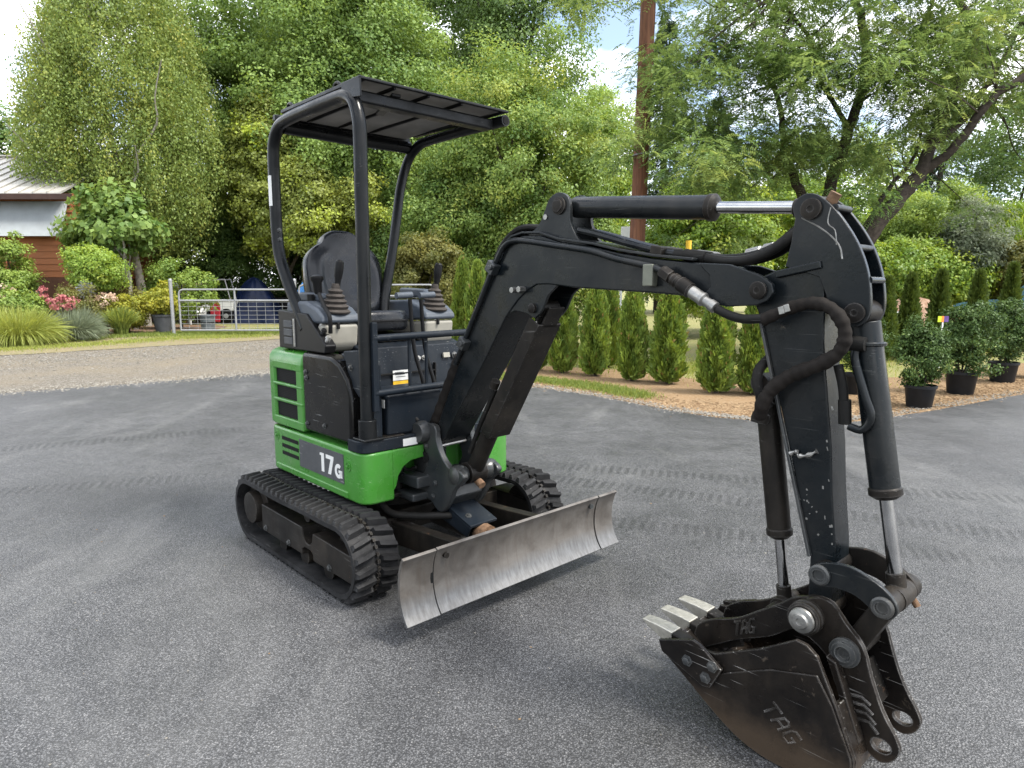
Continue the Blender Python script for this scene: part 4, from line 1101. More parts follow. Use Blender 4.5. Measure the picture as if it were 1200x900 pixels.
# ---- arm (dipper)
AY = 0.056
arm_p = [(2.085, 1.455), (2.055, 1.412), (2.062, 1.37), (2.091, 1.315), (2.130, 1.176), (2.198, 0.936), (2.284, 0.612), (2.285, 0.48), (2.300, 0.44), (2.335, 0.435), (2.355, 0.47), (2.362, 0.55), (2.356, 0.661), (2.336, 0.824), (2.325, 0.958), (2.296, 1.166), (2.284, 1.260), (2.275, 1.462), (2.20, 1.48), (2.12, 1.470)]
am = P(MB().prism(arm_p, -AY, AY), 'arm', M['charcoal'], bevel=0.007)
for sy in (-1, 1):       # head plates carrying the cylinder pins
    hpts = catmull2([(2.180, 1.62), (2.171, 1.655), (2.188, 1.682), (2.225, 1.690), (2.268, 1.665), (2.312, 1.617), (2.357, 1.550), (2.387, 1.482), (2.402, 1.418), (2.406, 1.360), (2.392, 1.322), (2.365, 1.310), (2.335, 1.325)], 3) + [(2.30, 1.36), (2.262, 1.45), (2.159, 1.482), (2.172, 1.55)]
    hp_ = P(MB().prism(hpts, sy * 0.054 - 0.009, sy * 0.054 + 0.009), 'head_plate', M['charcoal'], am, bevel=0.003)
    for (u_, z_, r_) in ((2.228, 1.645, 0.030), (2.368, 1.350, 0.028)):
        P(MB().lathe([(r_, 0), (r_, 0.010), (r_ * 0.85, 0.012), (r_ * 0.3, 0.012), (r_ * 0.3, 0.008)], (u_, sy * 0.063, z_), 22, (0, sy, 0)), 'head_pin', M['grimy'], hp_, bevel=0)
P(MB().prism([(2.13, 1.47), (2.265, 1.497), (2.27, 1.475), (2.135, 1.448)], -0.072, 0.072), 'head_cross_plate', M['charcoal'], am, bevel=0.004)
P(MB().prism([(2.20, 1.46), (2.30, 1.35), (2.33, 1.42), (2.30, 1.52), (2.24, 1.6), (2.20, 1.6)], -0.046, 0.046), 'head_core', M['charcoal'], am, bevel=0.004)
for u_, z_ in ((2.355, 1.53), (2.392, 1.44), (2.288, 1.645)):
    P(MB().cyl((u_, -0.05, z_), (u_, 0.05, z_), 0.011, 12), 'head_spacer', M['charcoal'], am, bevel=0)
P(MB().cyl((2.262, -0.03, 1.655), (2.282, -0.03, 1.688), 0.017, 10), 'rust_cap', M['mud'], am, bevel=0)
P(MB().prism([(2.085, 1.318), (2.094, 1.318), (2.290, 0.612), (2.281, 0.608)], -AY - 0.012, -AY + 0.002), 'edge_flange', M['cast'], am, bevel=0.002)
P(MB().tube(catmull([(2.207, -AY - 0.006, 0.915), (2.225, -AY - 0.008, 0.927), (2.235, -AY - 0.007, 0.915), (2.262, -AY - 0.008, 0.921), (2.288, -AY - 0.006, 0.938)], 5), [0.006 + 0.003 * math.sin(i * 1.3) for i in range(21)], 8), 'weld_bead', M['steel'], am, bevel=0)
for zz in (0.70, 0.53):
    pass
P(MB().tube(catmull([(2.200, -0.0635, 1.622), (2.240, -0.0635, 1.600), (2.275, -0.0635, 1.576), (2.303, -0.0635, 1.550), (2.317, -0.0635, 1.527), (2.323, -0.0635, 1.500)], 5), 0.0022, 5), 'paint_scratch', M['steel'], am, bevel=0)
P(MB().tube(catmull([(2.282, -0.0635, 1.645), (2.277, -0.0635, 1.602), (2.298, -0.0635, 1.580), (2.305, -0.0635, 1.54)], 5), 0.0016, 5), 'paint_scratch', M['steel'], am, bevel=0)
rr_ = random.Random(4)
b = MB()
for i in range(13):
    uu, zz = 2.275 + rr_.gauss(0, 0.018), 0.72 + rr_.gauss(0, 0.045)
    b.box((uu, -AY - 0.0005, zz), (rr_.uniform(0.002, 0.006), 0.001, rr_.uniform(0.002, 0.007)), (0, rr_.uniform(0, 3), 0))
for i in range(11):
    zz = rr_.uniform(0.66, 1.25)
    uu = 2.318 - (zz - 0.9) * 0.10 + rr_.gauss(0, 0.01)
    b.box((uu, -AY - 0.0005, zz), (rr_.uniform(0.002, 0.005), 0.001, rr_.uniform(0.003, 0.012)), (0, rr_.uniform(-0.4, 0.4), 0))
tag(P(b, 'paint_chips', M['steel'], am, bevel=0), kind='stuff')
# thumb cylinder behind the arm, bucket cylinder in front
hyd('thumb_cylinder', (2.088, 0, 1.12), (2.160, 0, 0.640), (2.192, 0, 0.405), 0.037, 0.017, M['grimy'], 0.03)
hyd('bucket_cylinder', (2.368, 0, 1.350), (2.462, 0, 0.842), (2.517, 0, 0.545), 0.041, 0.0195, M['charcoal'], 0.036)
P(MB().tube(catmull([(2.375, -0.045, 1.265), (2.372, -0.052, 1.22), (2.405, -0.052, 1.12), (2.425, -0.05, 1.06), (2.405, -0.05, 1.02), (2.368, -0.05, 1.025)], 5), 0.012, 10), 'cylinder_line', M['charcoal'], am, bevel=0)
P(MB().tube(catmull([(2.33, -0.06, 1.20), (2.345, -0.055, 1.14), (2.352, -0.052, 1.08), (2.358, -0.05, 1.03)], 5), 0.0135, 10).cyl((2.352, -0.052, 1.10), (2.357, -0.05, 1.03), 0.018, 12), 'cylinder_hose', M['hose'], am, bevel=0)
P(MB().lathe([(0.02, -0.025), (0.023, 0), (0.02, 0.025)], (2.372, -0.048, 1.262), 12, (1, 0, 0)), 'line_elbow', M['hose'], am, bevel=0)
P(MB().tube([(2.41 + 0.0445 * math.cos(0) * 0 , 0, 1.12)] and [Vector((2.385, 0, 1.262)) + Vector((0.045 * math.cos(a), 0.045 * math.sin(a), 0)) for a in [2 * math.pi * i / 20 for i in range(20)]], 0.006, 6, closed=True), 'barrel_ring', M['charcoal'], am, bevel=0)
# sleeved hose loop across the arm face
hpth = catmull([(2.125, -0.125, 1.322), (2.17, -0.115, 1.345), (2.218, -0.105, 1.366), (2.27, -0.103, 1.376), (2.318, -0.105, 1.362), (2.352, -0.108, 1.325), (2.362, -0.108, 1.280), (2.345, -0.106, 1.238), (2.301, -0.104, 1.205), (2.25, -0.104, 1.180), (2.205, -0.105, 1.155), (2.16, -0.107, 1.115), (2.135, -0.107, 1.07), (2.118, -0.09, 1.02)], 10)
nh = len(hpth)
P(MB().tube(hpth, [0.0185 + 0.0011 * math.sin(i * 1.15) + 0.0012 * math.sin(i * 0.43) + 0.003 * min(1, max(0, (i - nh * 0.5) / 14)) for i in range(nh)], 14), 'sleeved_hose', M['sleeve'], am, bevel=0)
P(MB().lathe([(0.024, 0), (0.027, 0.01), (0.027, 0.03), (0.02, 0.035)], (2.113, -0.085, 1.0), 12, (0.1, 0.3, 1)), 'hose_end', M['grimy'], am, bevel=0)
for q in (14, 17):
    P(MB().box(hpth[q] + Vector((0, -0.024, 0)), (0.016, 0.006, 0.022), (0, -0.3, 0)), 'hose_tag', M['steel'], am, bevel=0.001)
P(MB().tube(catmull([(2.13, -0.05, 1.05), (2.10, -0.07, 1.10), (2.09, -0.06, 1.16), (2.105, -0.02, 1.2)], 5), 0.016, 10), 'coupled_hose', M['hose'], am, bevel=0)

# ---- bucket linkage
VC = -0.02
lk = catmull2([(2.305, 0.568), (2.318, 0.605), (2.355, 0.625), (2.421, 0.633), (2.493, 0.608), (2.535, 0.578), (2.552, 0.544), (2.535, 0.515), (2.505, 0.512), (2.480, 0.530), (2.440, 0.552), (2.388, 0.557), (2.335, 0.545)], 3)
lk = lk[:-1]
for sy in (-1, 1):
    yy = VC + sy * 0.085
    l_ = P(MB().prism(lk, yy - 0.008, yy + 0.008), 'guide_link', M['charcoal'] if sy < 0 else M['grimy'], bevel=0.003)
    for u_, z_ in ((2.340, 0.584), (2.514, 0.545)):
        P(MB().lathe([(0.031, 0), (0.031, 0.008), (0.026, 0.012), (0.018, 0.012), (0.016, 0.002)], (u_, yy + sy * 0.008, z_), 20, (0, sy, 0)), 'link_collar', M['cast'], l_, bevel=0)
P(MB().cyl((2.514, VC - 0.08, 0.545), (2.514, VC + 0.12, 0.545), 0.036, 20).cyl((2.340, VC - 0.08, 0.584), (2.340, VC + 0.08, 0.584), 0.03, 18), 'link_pin', M['grimy'], bevel=0)
P(MB().cyl((2.53, VC + 0.10, 0.518), (2.548, VC + 0.10, 0.494), 0.010, 10), 'grease_nipple', M['mud'], bevel=0)
hb = MB()
A2, B2 = Vector((2.508, 0, 0.535)), Vector((2.430, 0, 0.383))
dd = (B2 - A2); an2 = math.atan2(dd.z, dd.x)
hb.box((A2 + B2) / 2 + Vector((0, VC, 0)), (dd.length, 0.105, 0.060), Matrix.Rotation(-an2, 3, 'Y')).cyl(B2 + Vector((0, VC - 0.075, 0)), B2 + Vector((0, VC + 0.075, 0)), 0.037, 18)
P(hb, 'bucket_link', M['grimy'], bevel=0.008)
# coupler ears
ear = catmull2([(2.345, 0.518), (2.385, 0.512), (2.425, 0.466), (2.474, 0.414), (2.503, 0.330), (2.536, 0.250), (2.575, 0.187), (2.589, 0.150), (2.571, 0.112), (2.539, 0.098), (2.505, 0.114), (2.472, 0.145), (2.419, 0.25), (2.393, 0.332), (2.345, 0.375), (2.300, 0.40), (2.277, 0.455), (2.300, 0.505)], 3)[:-1]
def ear_plate(yy, sy):
    b = MB()
    # plate with a hook hole
    hole = [(2.541 + 0.027 * math.cos(t_), 0.146 + 0.021 * math.sin(t_)) for t_ in [2 * math.pi * i / 16 for i in range(16)]]
    from mathutils.geometry import tessellate_polygon
    loops = [[Vector((p[0], p[1], 0)) for p in ear], [Vector((p[0], p[1], 0)) for p in hole]]
    tris = tessellate_polygon(loops)
    flat = ear + hole
    n = len(flat); no = len(ear); nh_ = len(hole)
    b.add([(p[0], yy - 0.009, p[1]) for p in flat] + [(p[0], yy + 0.009, p[1]) for p in flat],
          [tuple(t_) for t_ in tris] + [tuple(i + n for i in t_[::-1]) for t_ in tris] +
          [(i, (i + 1) % no, n + (i + 1) % no, n + i) for i in range(no)] +
          [(no + i, no + (i + 1) % nh_, n + no + (i + 1) % nh_, n + no + i) for i in range(nh_)])
    return P(b, 'coupler_ear', M['bucket'], bevel=0.0)
YN, YF = VC - 0.095, VC + 0.085
for yy, sy in ((YN, -1), (YF, 1)):
    e_ = ear_plate(yy, sy)
    P(MB().lathe([(0.043, 0), (0.043, 0.010), (0.034, 0.012), (0.034, 0.020), (0.022, 0.023), (0.016, 0.012)], (2.430, yy + sy * 0.009, 0.383), 22, (0, sy, 0)), 'ear_collar', M['cast'], e_, bevel=0)
    if sy < 0:
        P(MB().lathe([(0.050, 0), (0.051, 0.014), (0.046, 0.016), (0.049, 0.024), (0.049, 0.033), (0.043, 0.035), (0.043, 0.040)], (2.318, yy - 0.009, 0.452), 26, (0, -1, 0)), 'pivot_collar', M['grimy'], e_, bevel=0)
        P(MB().lathe([(0.036, 0.039), (0.038, 0.043), (0.036, 0.050), (0.024, 0.053), (0.020, 0.059), (0.011, 0.060), (0.008, 0.054)], (2.318, yy - 0.009, 0.452), 26, (0, -1, 0)), 'pivot_cap', M['steel'], e_, bevel=0)
        for i in range(4):
            f = i / 3
            c0_ = Vector((2.452 + 0.025 * f, yy - 0.010, 0.262 - 0.064 * f))
            P(MB().tube([c0_, c0_ + Vector((0.030, 0, 0.005)), c0_ + Vector((0.055, 0, -0.008 - 0.012 * f))], 0.005, 6), 'raised_stroke', M['bucket'], e_, bevel=0)
P(MB().cyl((2.318, YN, 0.452), (2.318, YF + 0.05, 0.452), 0.043, 20), 'pivot_tube', M['grimy'], bevel=0)
P(MB().prism([(2.40, 0.30), (2.45, 0.31), (2.50, 0.20), (2.46, 0.16)], YN, YF), 'coupler_web', M['grimy'], bevel=0.004)

# ---- thumb
th = catmull2([(1.934, 0.238), (1.948, 0.280), (2.000, 0.316), (2.060, 0.340), (2.102, 0.362), (2.150, 0.398), (2.223, 0.451), (2.270, 0.490), (2.318, 0.503), (2.365, 0.480), (2.365, 0.43), (2.32, 0.405), (2.275, 0.39), (2.23, 0.355), (2.189, 0.327), (2.092, 0.279), (2.029, 0.239), (1.975, 0.205)], 3)
tp = None
for yy in (VC - 0.085, VC + 0.105):
    o = P(MB().prism(th, yy - 0.009, yy + 0.009), 'thumb_plate', M['bucket'], bevel=0.003)
    tp = tp or o
P(MB().prism([(2.14, 0.30), (2.24, 0.37), (2.25, 0.41), (2.17, 0.38), (2.10, 0.33)], VC - 0.08, VC + 0.10), 'thumb_web', M['grimy'], bevel=0.004)
P(MB().cyl((2.192, VC - 0.08, 0.405), (2.192, VC + 0.1, 0.405), 0.022, 14), 'thumb_pin', M['grimy'], bevel=0)
for i in range(4):
    P(MB().box((2.02 + 0.0 * i, VC - 0.055 + i * 0.042, 0.235), (0.15, 0.014, 0.05), (0, -0.45, 0)), 'thumb_rib', M['grimy'], bevel=0.003)

# ---- bucket
BN, BF = -0.21, 0.155
low = catmull2([(1.872, 0.205), (1.97, 0.143), (2.065, 0.080), (2.155, 0.030), (2.24, 0.006), (2.33, 0.003), (2.43, 0.012), (2.505, 0.075)], 4)
rim = [(2.505, 0.125), (2.445, 0.268), (2.388, 0.385), (2.357, 0.408), (2.325, 0.412), (2.222, 0.342), (2.075, 0.264), (1.880, 0.236)]
side = low + rim
bk_ = P(MB().prism(low + [(2.508, 0.12), (2.45, 0.262), (2.435, 0.256), (2.49, 0.12), (2.485, 0.085)] + offset_curve(low, 0.014)[::-1][1:], BN + 0.004, BF - 0.004), 'bucket_shell', M['bucket'], bevel=0.002, angle=50)
for yy, sy in ((BN, -1), (BF, 1)):
    s_ = P(MB().prism(side, yy - 0.008, yy + 0.008), 'bucket_side', M['bucket'], bevel=0.003)
    # wear strip along the heel and the proud lower cheek
    ck = [(p[0], p[1]) for p in low] + [(2.500, 0.13), (2.44, 0.262), (2.395, 0.335), (2.26, 0.295), (2.165, 0.246), (2.08, 0.20), (1.99, 0.170)]
    P(MB().prism(ck, yy + sy * 0.008, yy + sy * 0.016), 'cheek_plate', M['bucket'], s_, bevel=0.004)
    cut = [(1.876, 0.242), (2.005, 0.292), (2.030, 0.285), (2.112, 0.232), (2.075, 0.156), (2.048, 0.150), (1.890, 0.205)]
    c_ = P(MB().prism(cut, yy + sy * 0.018, yy + sy * 0.032), 'side_cutter', M['bucket'], s_, bevel=0.003)
    for u_, z_ in ((1.99, 0.215), (2.080, 0.232), (2.058, 0.185)):
        bolt(c_, (u_, yy + sy * 0.032, z_), (0, sy, 0), 0.013, 0.012, mat=M['cast'])
P(MB().prism([(2.36, 0.41), (2.41, 0.345), (2.44, 0.26), (2.405, 0.26), (2.37, 0.34), (2.32, 0.405)], YN + 0.012, YF - 0.012), 'bucket_back_plate', M['bucket'], bevel=0.005)
P(MB().prism([(2.39, 0.37), (2.42, 0.36), (2.50, 0.15), (2.47, 0.10), (2.44, 0.25)], YN - 0.05, YN - 0.012), 'bucket_ear_rib', M['bucket'], bevel=0.005)
P(MB().prism([(1.868, 0.196), (1.872, 0.222), (1.99, 0.155), (1.985, 0.128)], BN, BF), 'lip_plate', M['bucket'], bevel=0.003)
for yy in (-0.142, -0.03, 0.086):
    dirv = Vector((-1, 0, 0.22)).normalized()
    a_ = P(MB().prism([(1.815, 0.212), (1.82, 0.244), (1.90, 0.236), (1.96, 0.222), (1.96, 0.165), (1.86, 0.188)], yy - 0.026, yy + 0.026), 'tooth_adapter', M['grimy'], bevel=0.006)
    tm = MB()
    rings = []
    for f, w, t0, t1 in ((0.0, 0.028, -0.026, 0.026), (0.35, 0.027, -0.018, 0.024), (0.8, 0.024, -0.004, 0.016), (1.0, 0.022, 0.004, 0.011)):
        cx_, cz_ = 1.878 - 0.128 * f, 0.216 + 0.019 * f
        rings.append([(cx_, yy - w, cz_ + t0), (cx_, yy + w, cz_ + t0), (cx_ + 0.004, yy + w, cz_ + t1), (cx_ + 0.004, yy - w, cz_ + t1)])
    vs = [p for r_ in rings for p in r_]
    fs = [(0, 1, 2, 3), (15, 14, 13, 12)] + [(i * 4 + j, i * 4 + (j + 1) % 4, (i + 1) * 4 + (j + 1) % 4, (i + 1) * 4 + j) for i in range(3) for j in range(4)]
    tm.add(vs, fs)
    t_ = P(tm, 'bucket_tooth', M['toothsteel'], bevel=0.004)

# raised weld lettering TAG on bucket cheek and thumb
def weld_letters(strokes, org, ex, ez, y, r, parent, mat):
    b = MB()
    for s in strokes:
        pts = [Vector((org[0] + ex[0] * a + ez[0] * c_, y, org[1] + ex[1] * a + ez[1] * c_)) for a, c_ in s]
        if len(pts) > 1:
            b.tube(pts, r, 7)
    o = b.build('raised_lettering', mat, parent)
    return o
TAGS = [[(0.0, 1.0), (0.75, 1.0)], [(0.38, 1.0), (0.30, 0.0)],
        [(0.85, 0.0), (1.02, 0.95), (1.25, 1.0), (1.45, 0.85), (1.42, 0.0)], [(0.95, 0.42), (1.42, 0.42)],
        [(2.30, 0.95), (1.85, 1.0), (1.72, 0.8), (1.70, 0.15), (1.85, 0.0), (2.22, 0.0), (2.28, 0.45), (2.0, 0.45)]]
weld_letters(TAGS, (2.238, 0.165), (0.0400, -0.0330), (0.036, 0.034), BN - 0.0160, 0.0042, bk_, M['bucket'])
weld_letters(TAGS, (2.082, 0.292), (0.0300, 0.0165), (0.000, 0.046), VC - 0.095, 0.0050, tp, M['grimy'])

# ------------------------------------------------------------------ VEGETATION
def leafmat(name, dark, light, accent=None, transl=0.38, rough=0.5, spec=0.3):
    t = NT(name)
    at = t.n('ShaderNodeAttribute')
    at.attribute_name = 'tint'
    stops = [(0.0, dark), (0.75, light)]
    if accent: stops = [(0.0, dark), (0.62, light), (0.95, accent)]
    c = t.ramp(at.outputs['Fac'], stops)
    tr = t.n('ShaderNodeBsdfTranslucent')
    hs = t.n('ShaderNodeHueSaturation')
    hs.inputs['Hue'].default_value = 0.475
    hs.inputs['Saturation'].default_value = 1.1
    hs.inputs['Value'].default_value = 1.45
    t.l(c, hs.inputs['Color'])
    t.l(hs.outputs[0], tr.inputs[0])
    mx = t.n('ShaderNodeMixShader')
    mx.inputs[0].default_value = transl
    t.set(color=c, rough=rough, spec=spec)
    t.l(t.b.outputs[0], mx.inputs[1])
    t.l(tr.outputs[0], mx.inputs[2])
    t.l(mx.outputs[0], t.out.inputs[0])
    return t.m

def unit(a):
    return a / (np.linalg.norm(a, axis=1, keepdims=True) + 1e-9)

def leaf_mesh(name, pos, d, n, L, W, tint, mat, fold=0.12):
    N = len(pos)
    d = unit(d)
    s = unit(np.cross(d, n))
    n2 = np.cross(s, d)
    L = np.broadcast_to(np.asarray(L, float), (N,))[:, None]
    W = np.broadcast_to(np.asarray(W, float), (N,))[:, None]
    v = np.empty((N, 4, 3), np.float32)
    v[:, 0] = pos
    v[:, 1] = pos + d * L * 0.45 + s * W * 0.5 + n2 * W * fold
    v[:, 2] = pos + d * L - n2 * W * fold
    v[:, 3] = pos + d * L * 0.45 - s * W * 0.5 + n2 * W * fold
    me = bpy.data.meshes.new(name)
    me.vertices.add(N * 4)
    me.vertices.foreach_set('co', v.ravel())
    me.loops.add(N * 4)
    me.loops.foreach_set('vertex_index', np.arange(N * 4, dtype=np.int32))
    me.polygons.add(N)
    me.polygons.foreach_set('loop_start', np.arange(0, N * 4, 4, dtype=np.int32))
    me.polygons.foreach_set('loop_total', np.full(N, 4, dtype=np.int32))
    me.update()
    a = me.attributes.new('tint', 'FLOAT', 'FACE')
    a.data.foreach_set('value', np.broadcast_to(np.asarray(tint, np.float32), (N,)).astype(np.float32))
    me.materials.append(mat)
    return me

def link_mesh(name, me, parent, **kw):
    o = bpy.data.objects.new(name, me)
    COL.objects.link(o)
    o.parent = parent
    return tag(o, **kw)

def rdir(n, rng):
    return unit(rng.normal(size=(n, 3)))

def lobes(rng, k=7, amp=0.22):
    ax = rdir(k, rng); am = rng.uniform(0.4, 1, k) * amp; sh = rng.uniform(2, 5, k)
    def f(D):
        r = np.ones(len(D))
        for a, m, s in zip(ax, am, sh):
            r = r + m * np.exp(s * (D @ a - 1)) - m * 0.18
        return r
    return f

def crown_clumps(rng, c, rad, n, inner=0.5, amp=0.25):
    f = lobes(rng, amp=amp)
    nb = max(8, int(n / 8))
    Db = rdir(nb, rng)
    rb = (inner + (1 - inner) * rng.random(nb) ** 0.55) * f(Db)
    Cb = np.array(c) + Db * np.array(rad) * (rb * 0.80)[:, None]
    bs = (0.25 if nb > 14 else 0.38) * float(np.mean(rad)) * rng.uniform(0.55, 1.3, nb)
    idx = rng.integers(0, nb, n)
    off = rdir(n, rng) * (rng.random(n) ** 0.35)[:, None]
    C = Cb[idx] + off * bs[idx][:, None] * np.array([1, 1, 0.72])
    Dn = unit(Db[idx] * 0.6 + off)
    q = rng.random(n) < 0.5           # the rest fills in evenly between the boughs
    D2 = rdir(n, rng)
    r2 = (inner + (1 - inner) * rng.random(n) ** 0.6) * f(D2) * 0.95
    C2 = np.array(c) + D2 * np.array(rad) * r2[:, None]
    return np.where(q[:, None], C2, C), np.where(q[:, None], D2, Dn)

def clump_leaves(rng, C, D, per, size, L, W, droop=0.25, flat=0.65, tint_sd=0.2, up=0.5, tbase=0.45):
    K = len(C)
    idx = np.repeat(np.arange(K), per)
    N = len(idx)
    sz = rng.uniform(0.65, 1.35, K) * size
    off = unit(rng.normal(size=(N, 3))) * (rng.random(N) ** 0.42)[:, None] * 0.92
    off[:, 2] *= flat
    pos = C[idx] + off * sz[idx][:, None]
    out = unit(D[idx] * 0.7 + off * 1.5 + np.array([0, 0, up]))
    n = unit(out + rng.normal(size=(N, 3)) * 0.42)
    d = unit(np.cross(n, rng.normal(size=(N, 3))) + out * 0.35 + np.array([0, 0, -droop]))
    ct = rng.normal(size=K) * tint_sd
    tint = np.clip(tbase + ct[idx] + rng.normal(size=N) * 0.13, 0, 1)
    l = L * rng.uniform(0.65, 1.3, N)
    return pos, d, n, l, l * (W / L), tint

M['bark'] = m_soil('grey_brown_bark', (0.050, 0.041, 0.034), (0.085, 0.070, 0.058), (0.030, 0.024, 0.020), 14)
M['birchbark'] = m_soil('pale_birch_bark', (0.34, 0.32, 0.285), (0.26, 0.24, 0.205), (0.15, 0.13, 0.11), 9)

def limb_tube(mb, a, b, r0, r1, rng, k=6, wob=0.08, n=8):
    A, B = np.array(a, float), np.array(b, float)
    L = np.linalg.norm(B - A)
    pts = [A + (B - A) * i / k + (rng.normal(size=3) * wob * L / k if 0 < i < k else 0) for i in range(k + 1)]
    P_ = catmull([tuple(p) for p in pts], 3)
    m = len(P_)
    mb.tube(P_, [r0 + (r1 - r0) * i / (m - 1) for i in range(m)], n)
    return P_

def tree(name, label, cat, base, crown_c, rad, mat, n_clump, per, size, L, W, seed, group=None, trunk_r=0.2, bark='bark', inner=0.45, amp=0.28, limbs=7, tbase=0.45, tint_sd=0.2, droop=0.25, up=0.5, skirts=None, trunk=True):
    rng = np.random.default_rng(seed)
    root = empty(name, base, label=label, cat=cat, group=group)
    c = np.array(crown_c, float)
    C, D = crown_clumps(rng, c, rad, n_clump, inner, amp)
    for (sc, sr, sn) in (skirts or []):
        C2, D2 = crown_clumps(rng, np.array(sc), sr, sn, inner, amp)
        C = np.vstack([C, C2]); D = np.vstack([D, D2])
    C[:, 2] = np.maximum(C[:, 2], 0.15)
    me = leaf_mesh('crown', *clump_leaves(rng, C, D, per, size, L, W, tint_sd=tint_sd, droop=droop, up=up, tbase=tbase), mat)
    me.transform(Matrix.Translation(-Vector(base)))
    link_mesh('crown', me, root)
    if trunk:
        mb = MB()
        limb_tube(mb, (0, 0, -0.2), tuple(c * 1.0 - np.array(base) + np.array([0, 0, rad[2] * 0.45])), trunk_r, trunk_r * 0.25, rng, 7, 0.10, 10)
        mb.build('trunk', M[bark], root)
        for i in range(limbs):
            q = C[rng.integers(len(C))] - np.array(base)
            h = 0.25 + 0.5 * rng.random()
            a = (c - np.array(base)) * h
            lb = MB()
            limb_tube(lb, a, q, trunk_r * 0.42, 0.025, rng, 5, 0.12, 7)
            lb.build('limb', M[bark], root)
    return root

LM = {}
LM['birch'] = leafmat('birch_leaf', (0.126, 0.190, 0.047), (0.228, 0.293, 0.079), (0.335, 0.349, 0.084))
LM['maple'] = leafmat('maple_leaf', (0.088, 0.161, 0.040), (0.221, 0.316, 0.077))
LM['gum'] = leafmat('gum_leaf', (0.089, 0.164, 0.038), (0.211, 0.299, 0.072), (0.300, 0.349, 0.082))
LM['dark'] = leafmat('dark_leaf', (0.058, 0.112, 0.032), (0.127, 0.202, 0.053))
LM['ivy'] = leafmat('ivy_leaf', (0.134, 0.172, 0.038), (0.261, 0.301, 0.074), (0.390, 0.480, 0.063))
LM['lime'] = leafmat('lime_leaf', (0.116, 0.207, 0.033), (0.238, 0.337, 0.056), (0.321, 0.381, 0.067))
LM['locust'] = leafmat('locust_leaf', (0.088, 0.161, 0.048), (0.202, 0.284, 0.094), (0.302, 0.358, 0.101))
LM['conifer'] = leafmat('conifer_needle', (0.022, 0.048, 0.022), (0.050, 0.085, 0.038), transl=0.1)
LM['arbor'] = leafmat('arborvitae_spray', (0.091, 0.152, 0.028), (0.246, 0.321, 0.052), (0.286, 0.206, 0.069), transl=0.2)
LM['arbordark'] = leafmat('narrow_arborvitae_spray', (0.060, 0.095, 0.018), (0.130, 0.180, 0.032), transl=0.15)
LM['box'] = leafmat('boxwood_leaf', (0.030, 0.060, 0.016), (0.075, 0.125, 0.032), (0.19, 0.24, 0.06), transl=0.2, rough=0.5, spec=0.2)
LM['fig'] = leafmat('fig_leaf', (0.080, 0.154, 0.036), (0.194, 0.281, 0.073), transl=0.38)
LM['shrub'] = leafmat('shrub_leaf', (0.102, 0.177, 0.036), (0.237, 0.322, 0.066))
LM['olive'] = leafmat('olive_leaf', (0.095, 0.110, 0.030), (0.190, 0.185, 0.050))
LM['grey'] = leafmat('grey_green_leaf', (0.095, 0.125, 0.075), (0.190, 0.220, 0.140))
LM['gold'] = leafmat('golden_leaf', (0.190, 0.225, 0.030), (0.340, 0.330, 0.045))
LM['grass'] = leafmat('grass_blade', (0.090, 0.150, 0.030), (0.210, 0.250, 0.060))
LM['yellowgrass'] = leafmat('yellow_grass_blade', (0.150, 0.205, 0.035), (0.290, 0.320, 0.080))
LM['pink'] = leafmat('pink_petal', (0.34, 0.085, 0.095), (0.46, 0.20, 0.18))
LM['cream'] = leafmat('cream_petal', (0.45, 0.32, 0.22), (0.62, 0.50, 0.38))

BG = 'trees filling the background beyond the drive'
# --- weeping birch
rng = np.random.default_rng(3)
bx, by = -14.4, 26.2
birch = empty('birch_tree', (bx, by, 0), label='weeping yellow green birch with pale trunk, at the left beside the house', cat='tree', group=BG)
S = 2500
D = rdir(S, rng)
f = lobes(rng, amp=0.3)
r = (0.35 + 0.65 * rng.random(S) ** 0.6) * f(D)
tops = np.array([-0.5, 0, 8.2]) + D * np.array([3.0, 2.4, 6.4]) * r[:, None]
tops[:, 2] = np.maximum(tops[:, 2], 4.2)
tops[:, 0] *= 1.12 - 0.42 * np.clip((tops[:, 2] - 7.0) / 6.5, 0, 1)
nl = 62
ln = rng.uniform(0.4, 1.9, S)
tt = rng.random((S, nl))
p = tops[:, None, :] + np.stack([np.zeros_like(tt), np.zeros_like(tt), -tt * ln[:, None]], 2) + (D[:, None, :] * np.array([1, 1, 0])) * (0.5 * np.sin(tt * 2.2)[:, :, None]) + rng.normal(size=(S, nl, 3)) * 0.15
p[:, :, 2] = np.maximum(p[:, :, 2], 2.0)
N = S * nl
p = p.reshape(N, 3)
dd_ = rng.normal(size=(N, 3)) * 0.6 + np.array([0, 0, -0.9])
tint = np.clip(0.42 + np.repeat(rng.normal(size=S) * 0.2, nl) + rng.normal(size=N) * 0.12, 0, 1)
link_mesh('crown', leaf_mesh('crown', p, dd_, rng.normal(size=(N, 3)), rng.uniform(0.075, 0.13, N), 0.065, tint, LM['birch']), birch)
mb = MB(); limb_tube(mb, (0.6, -0.6, -0.2), (-0.6, -0.9, 12.5), 0.17, 0.03, rng, 8, 0.05, 10); mb.build('trunk', M['birchbark'], birch)
for a, b in (((0.5, -0.7, 3.0), (-3.0, -2.0, 7.0)), ((0.3, -0.8, 4.2), (2.6, -2.2, 9.0)), ((0.0, -0.8, 6.5), (-2.0, -2.4, 11.0)), ((0.4, -0.6, 3.4), (1.6, -2.4, 6.2))):
    mb = MB(); limb_tube(mb, a, b, 0.07, 0.015, rng, 5, 0.1, 7); mb.build('limb', M['birchbark'], birch)

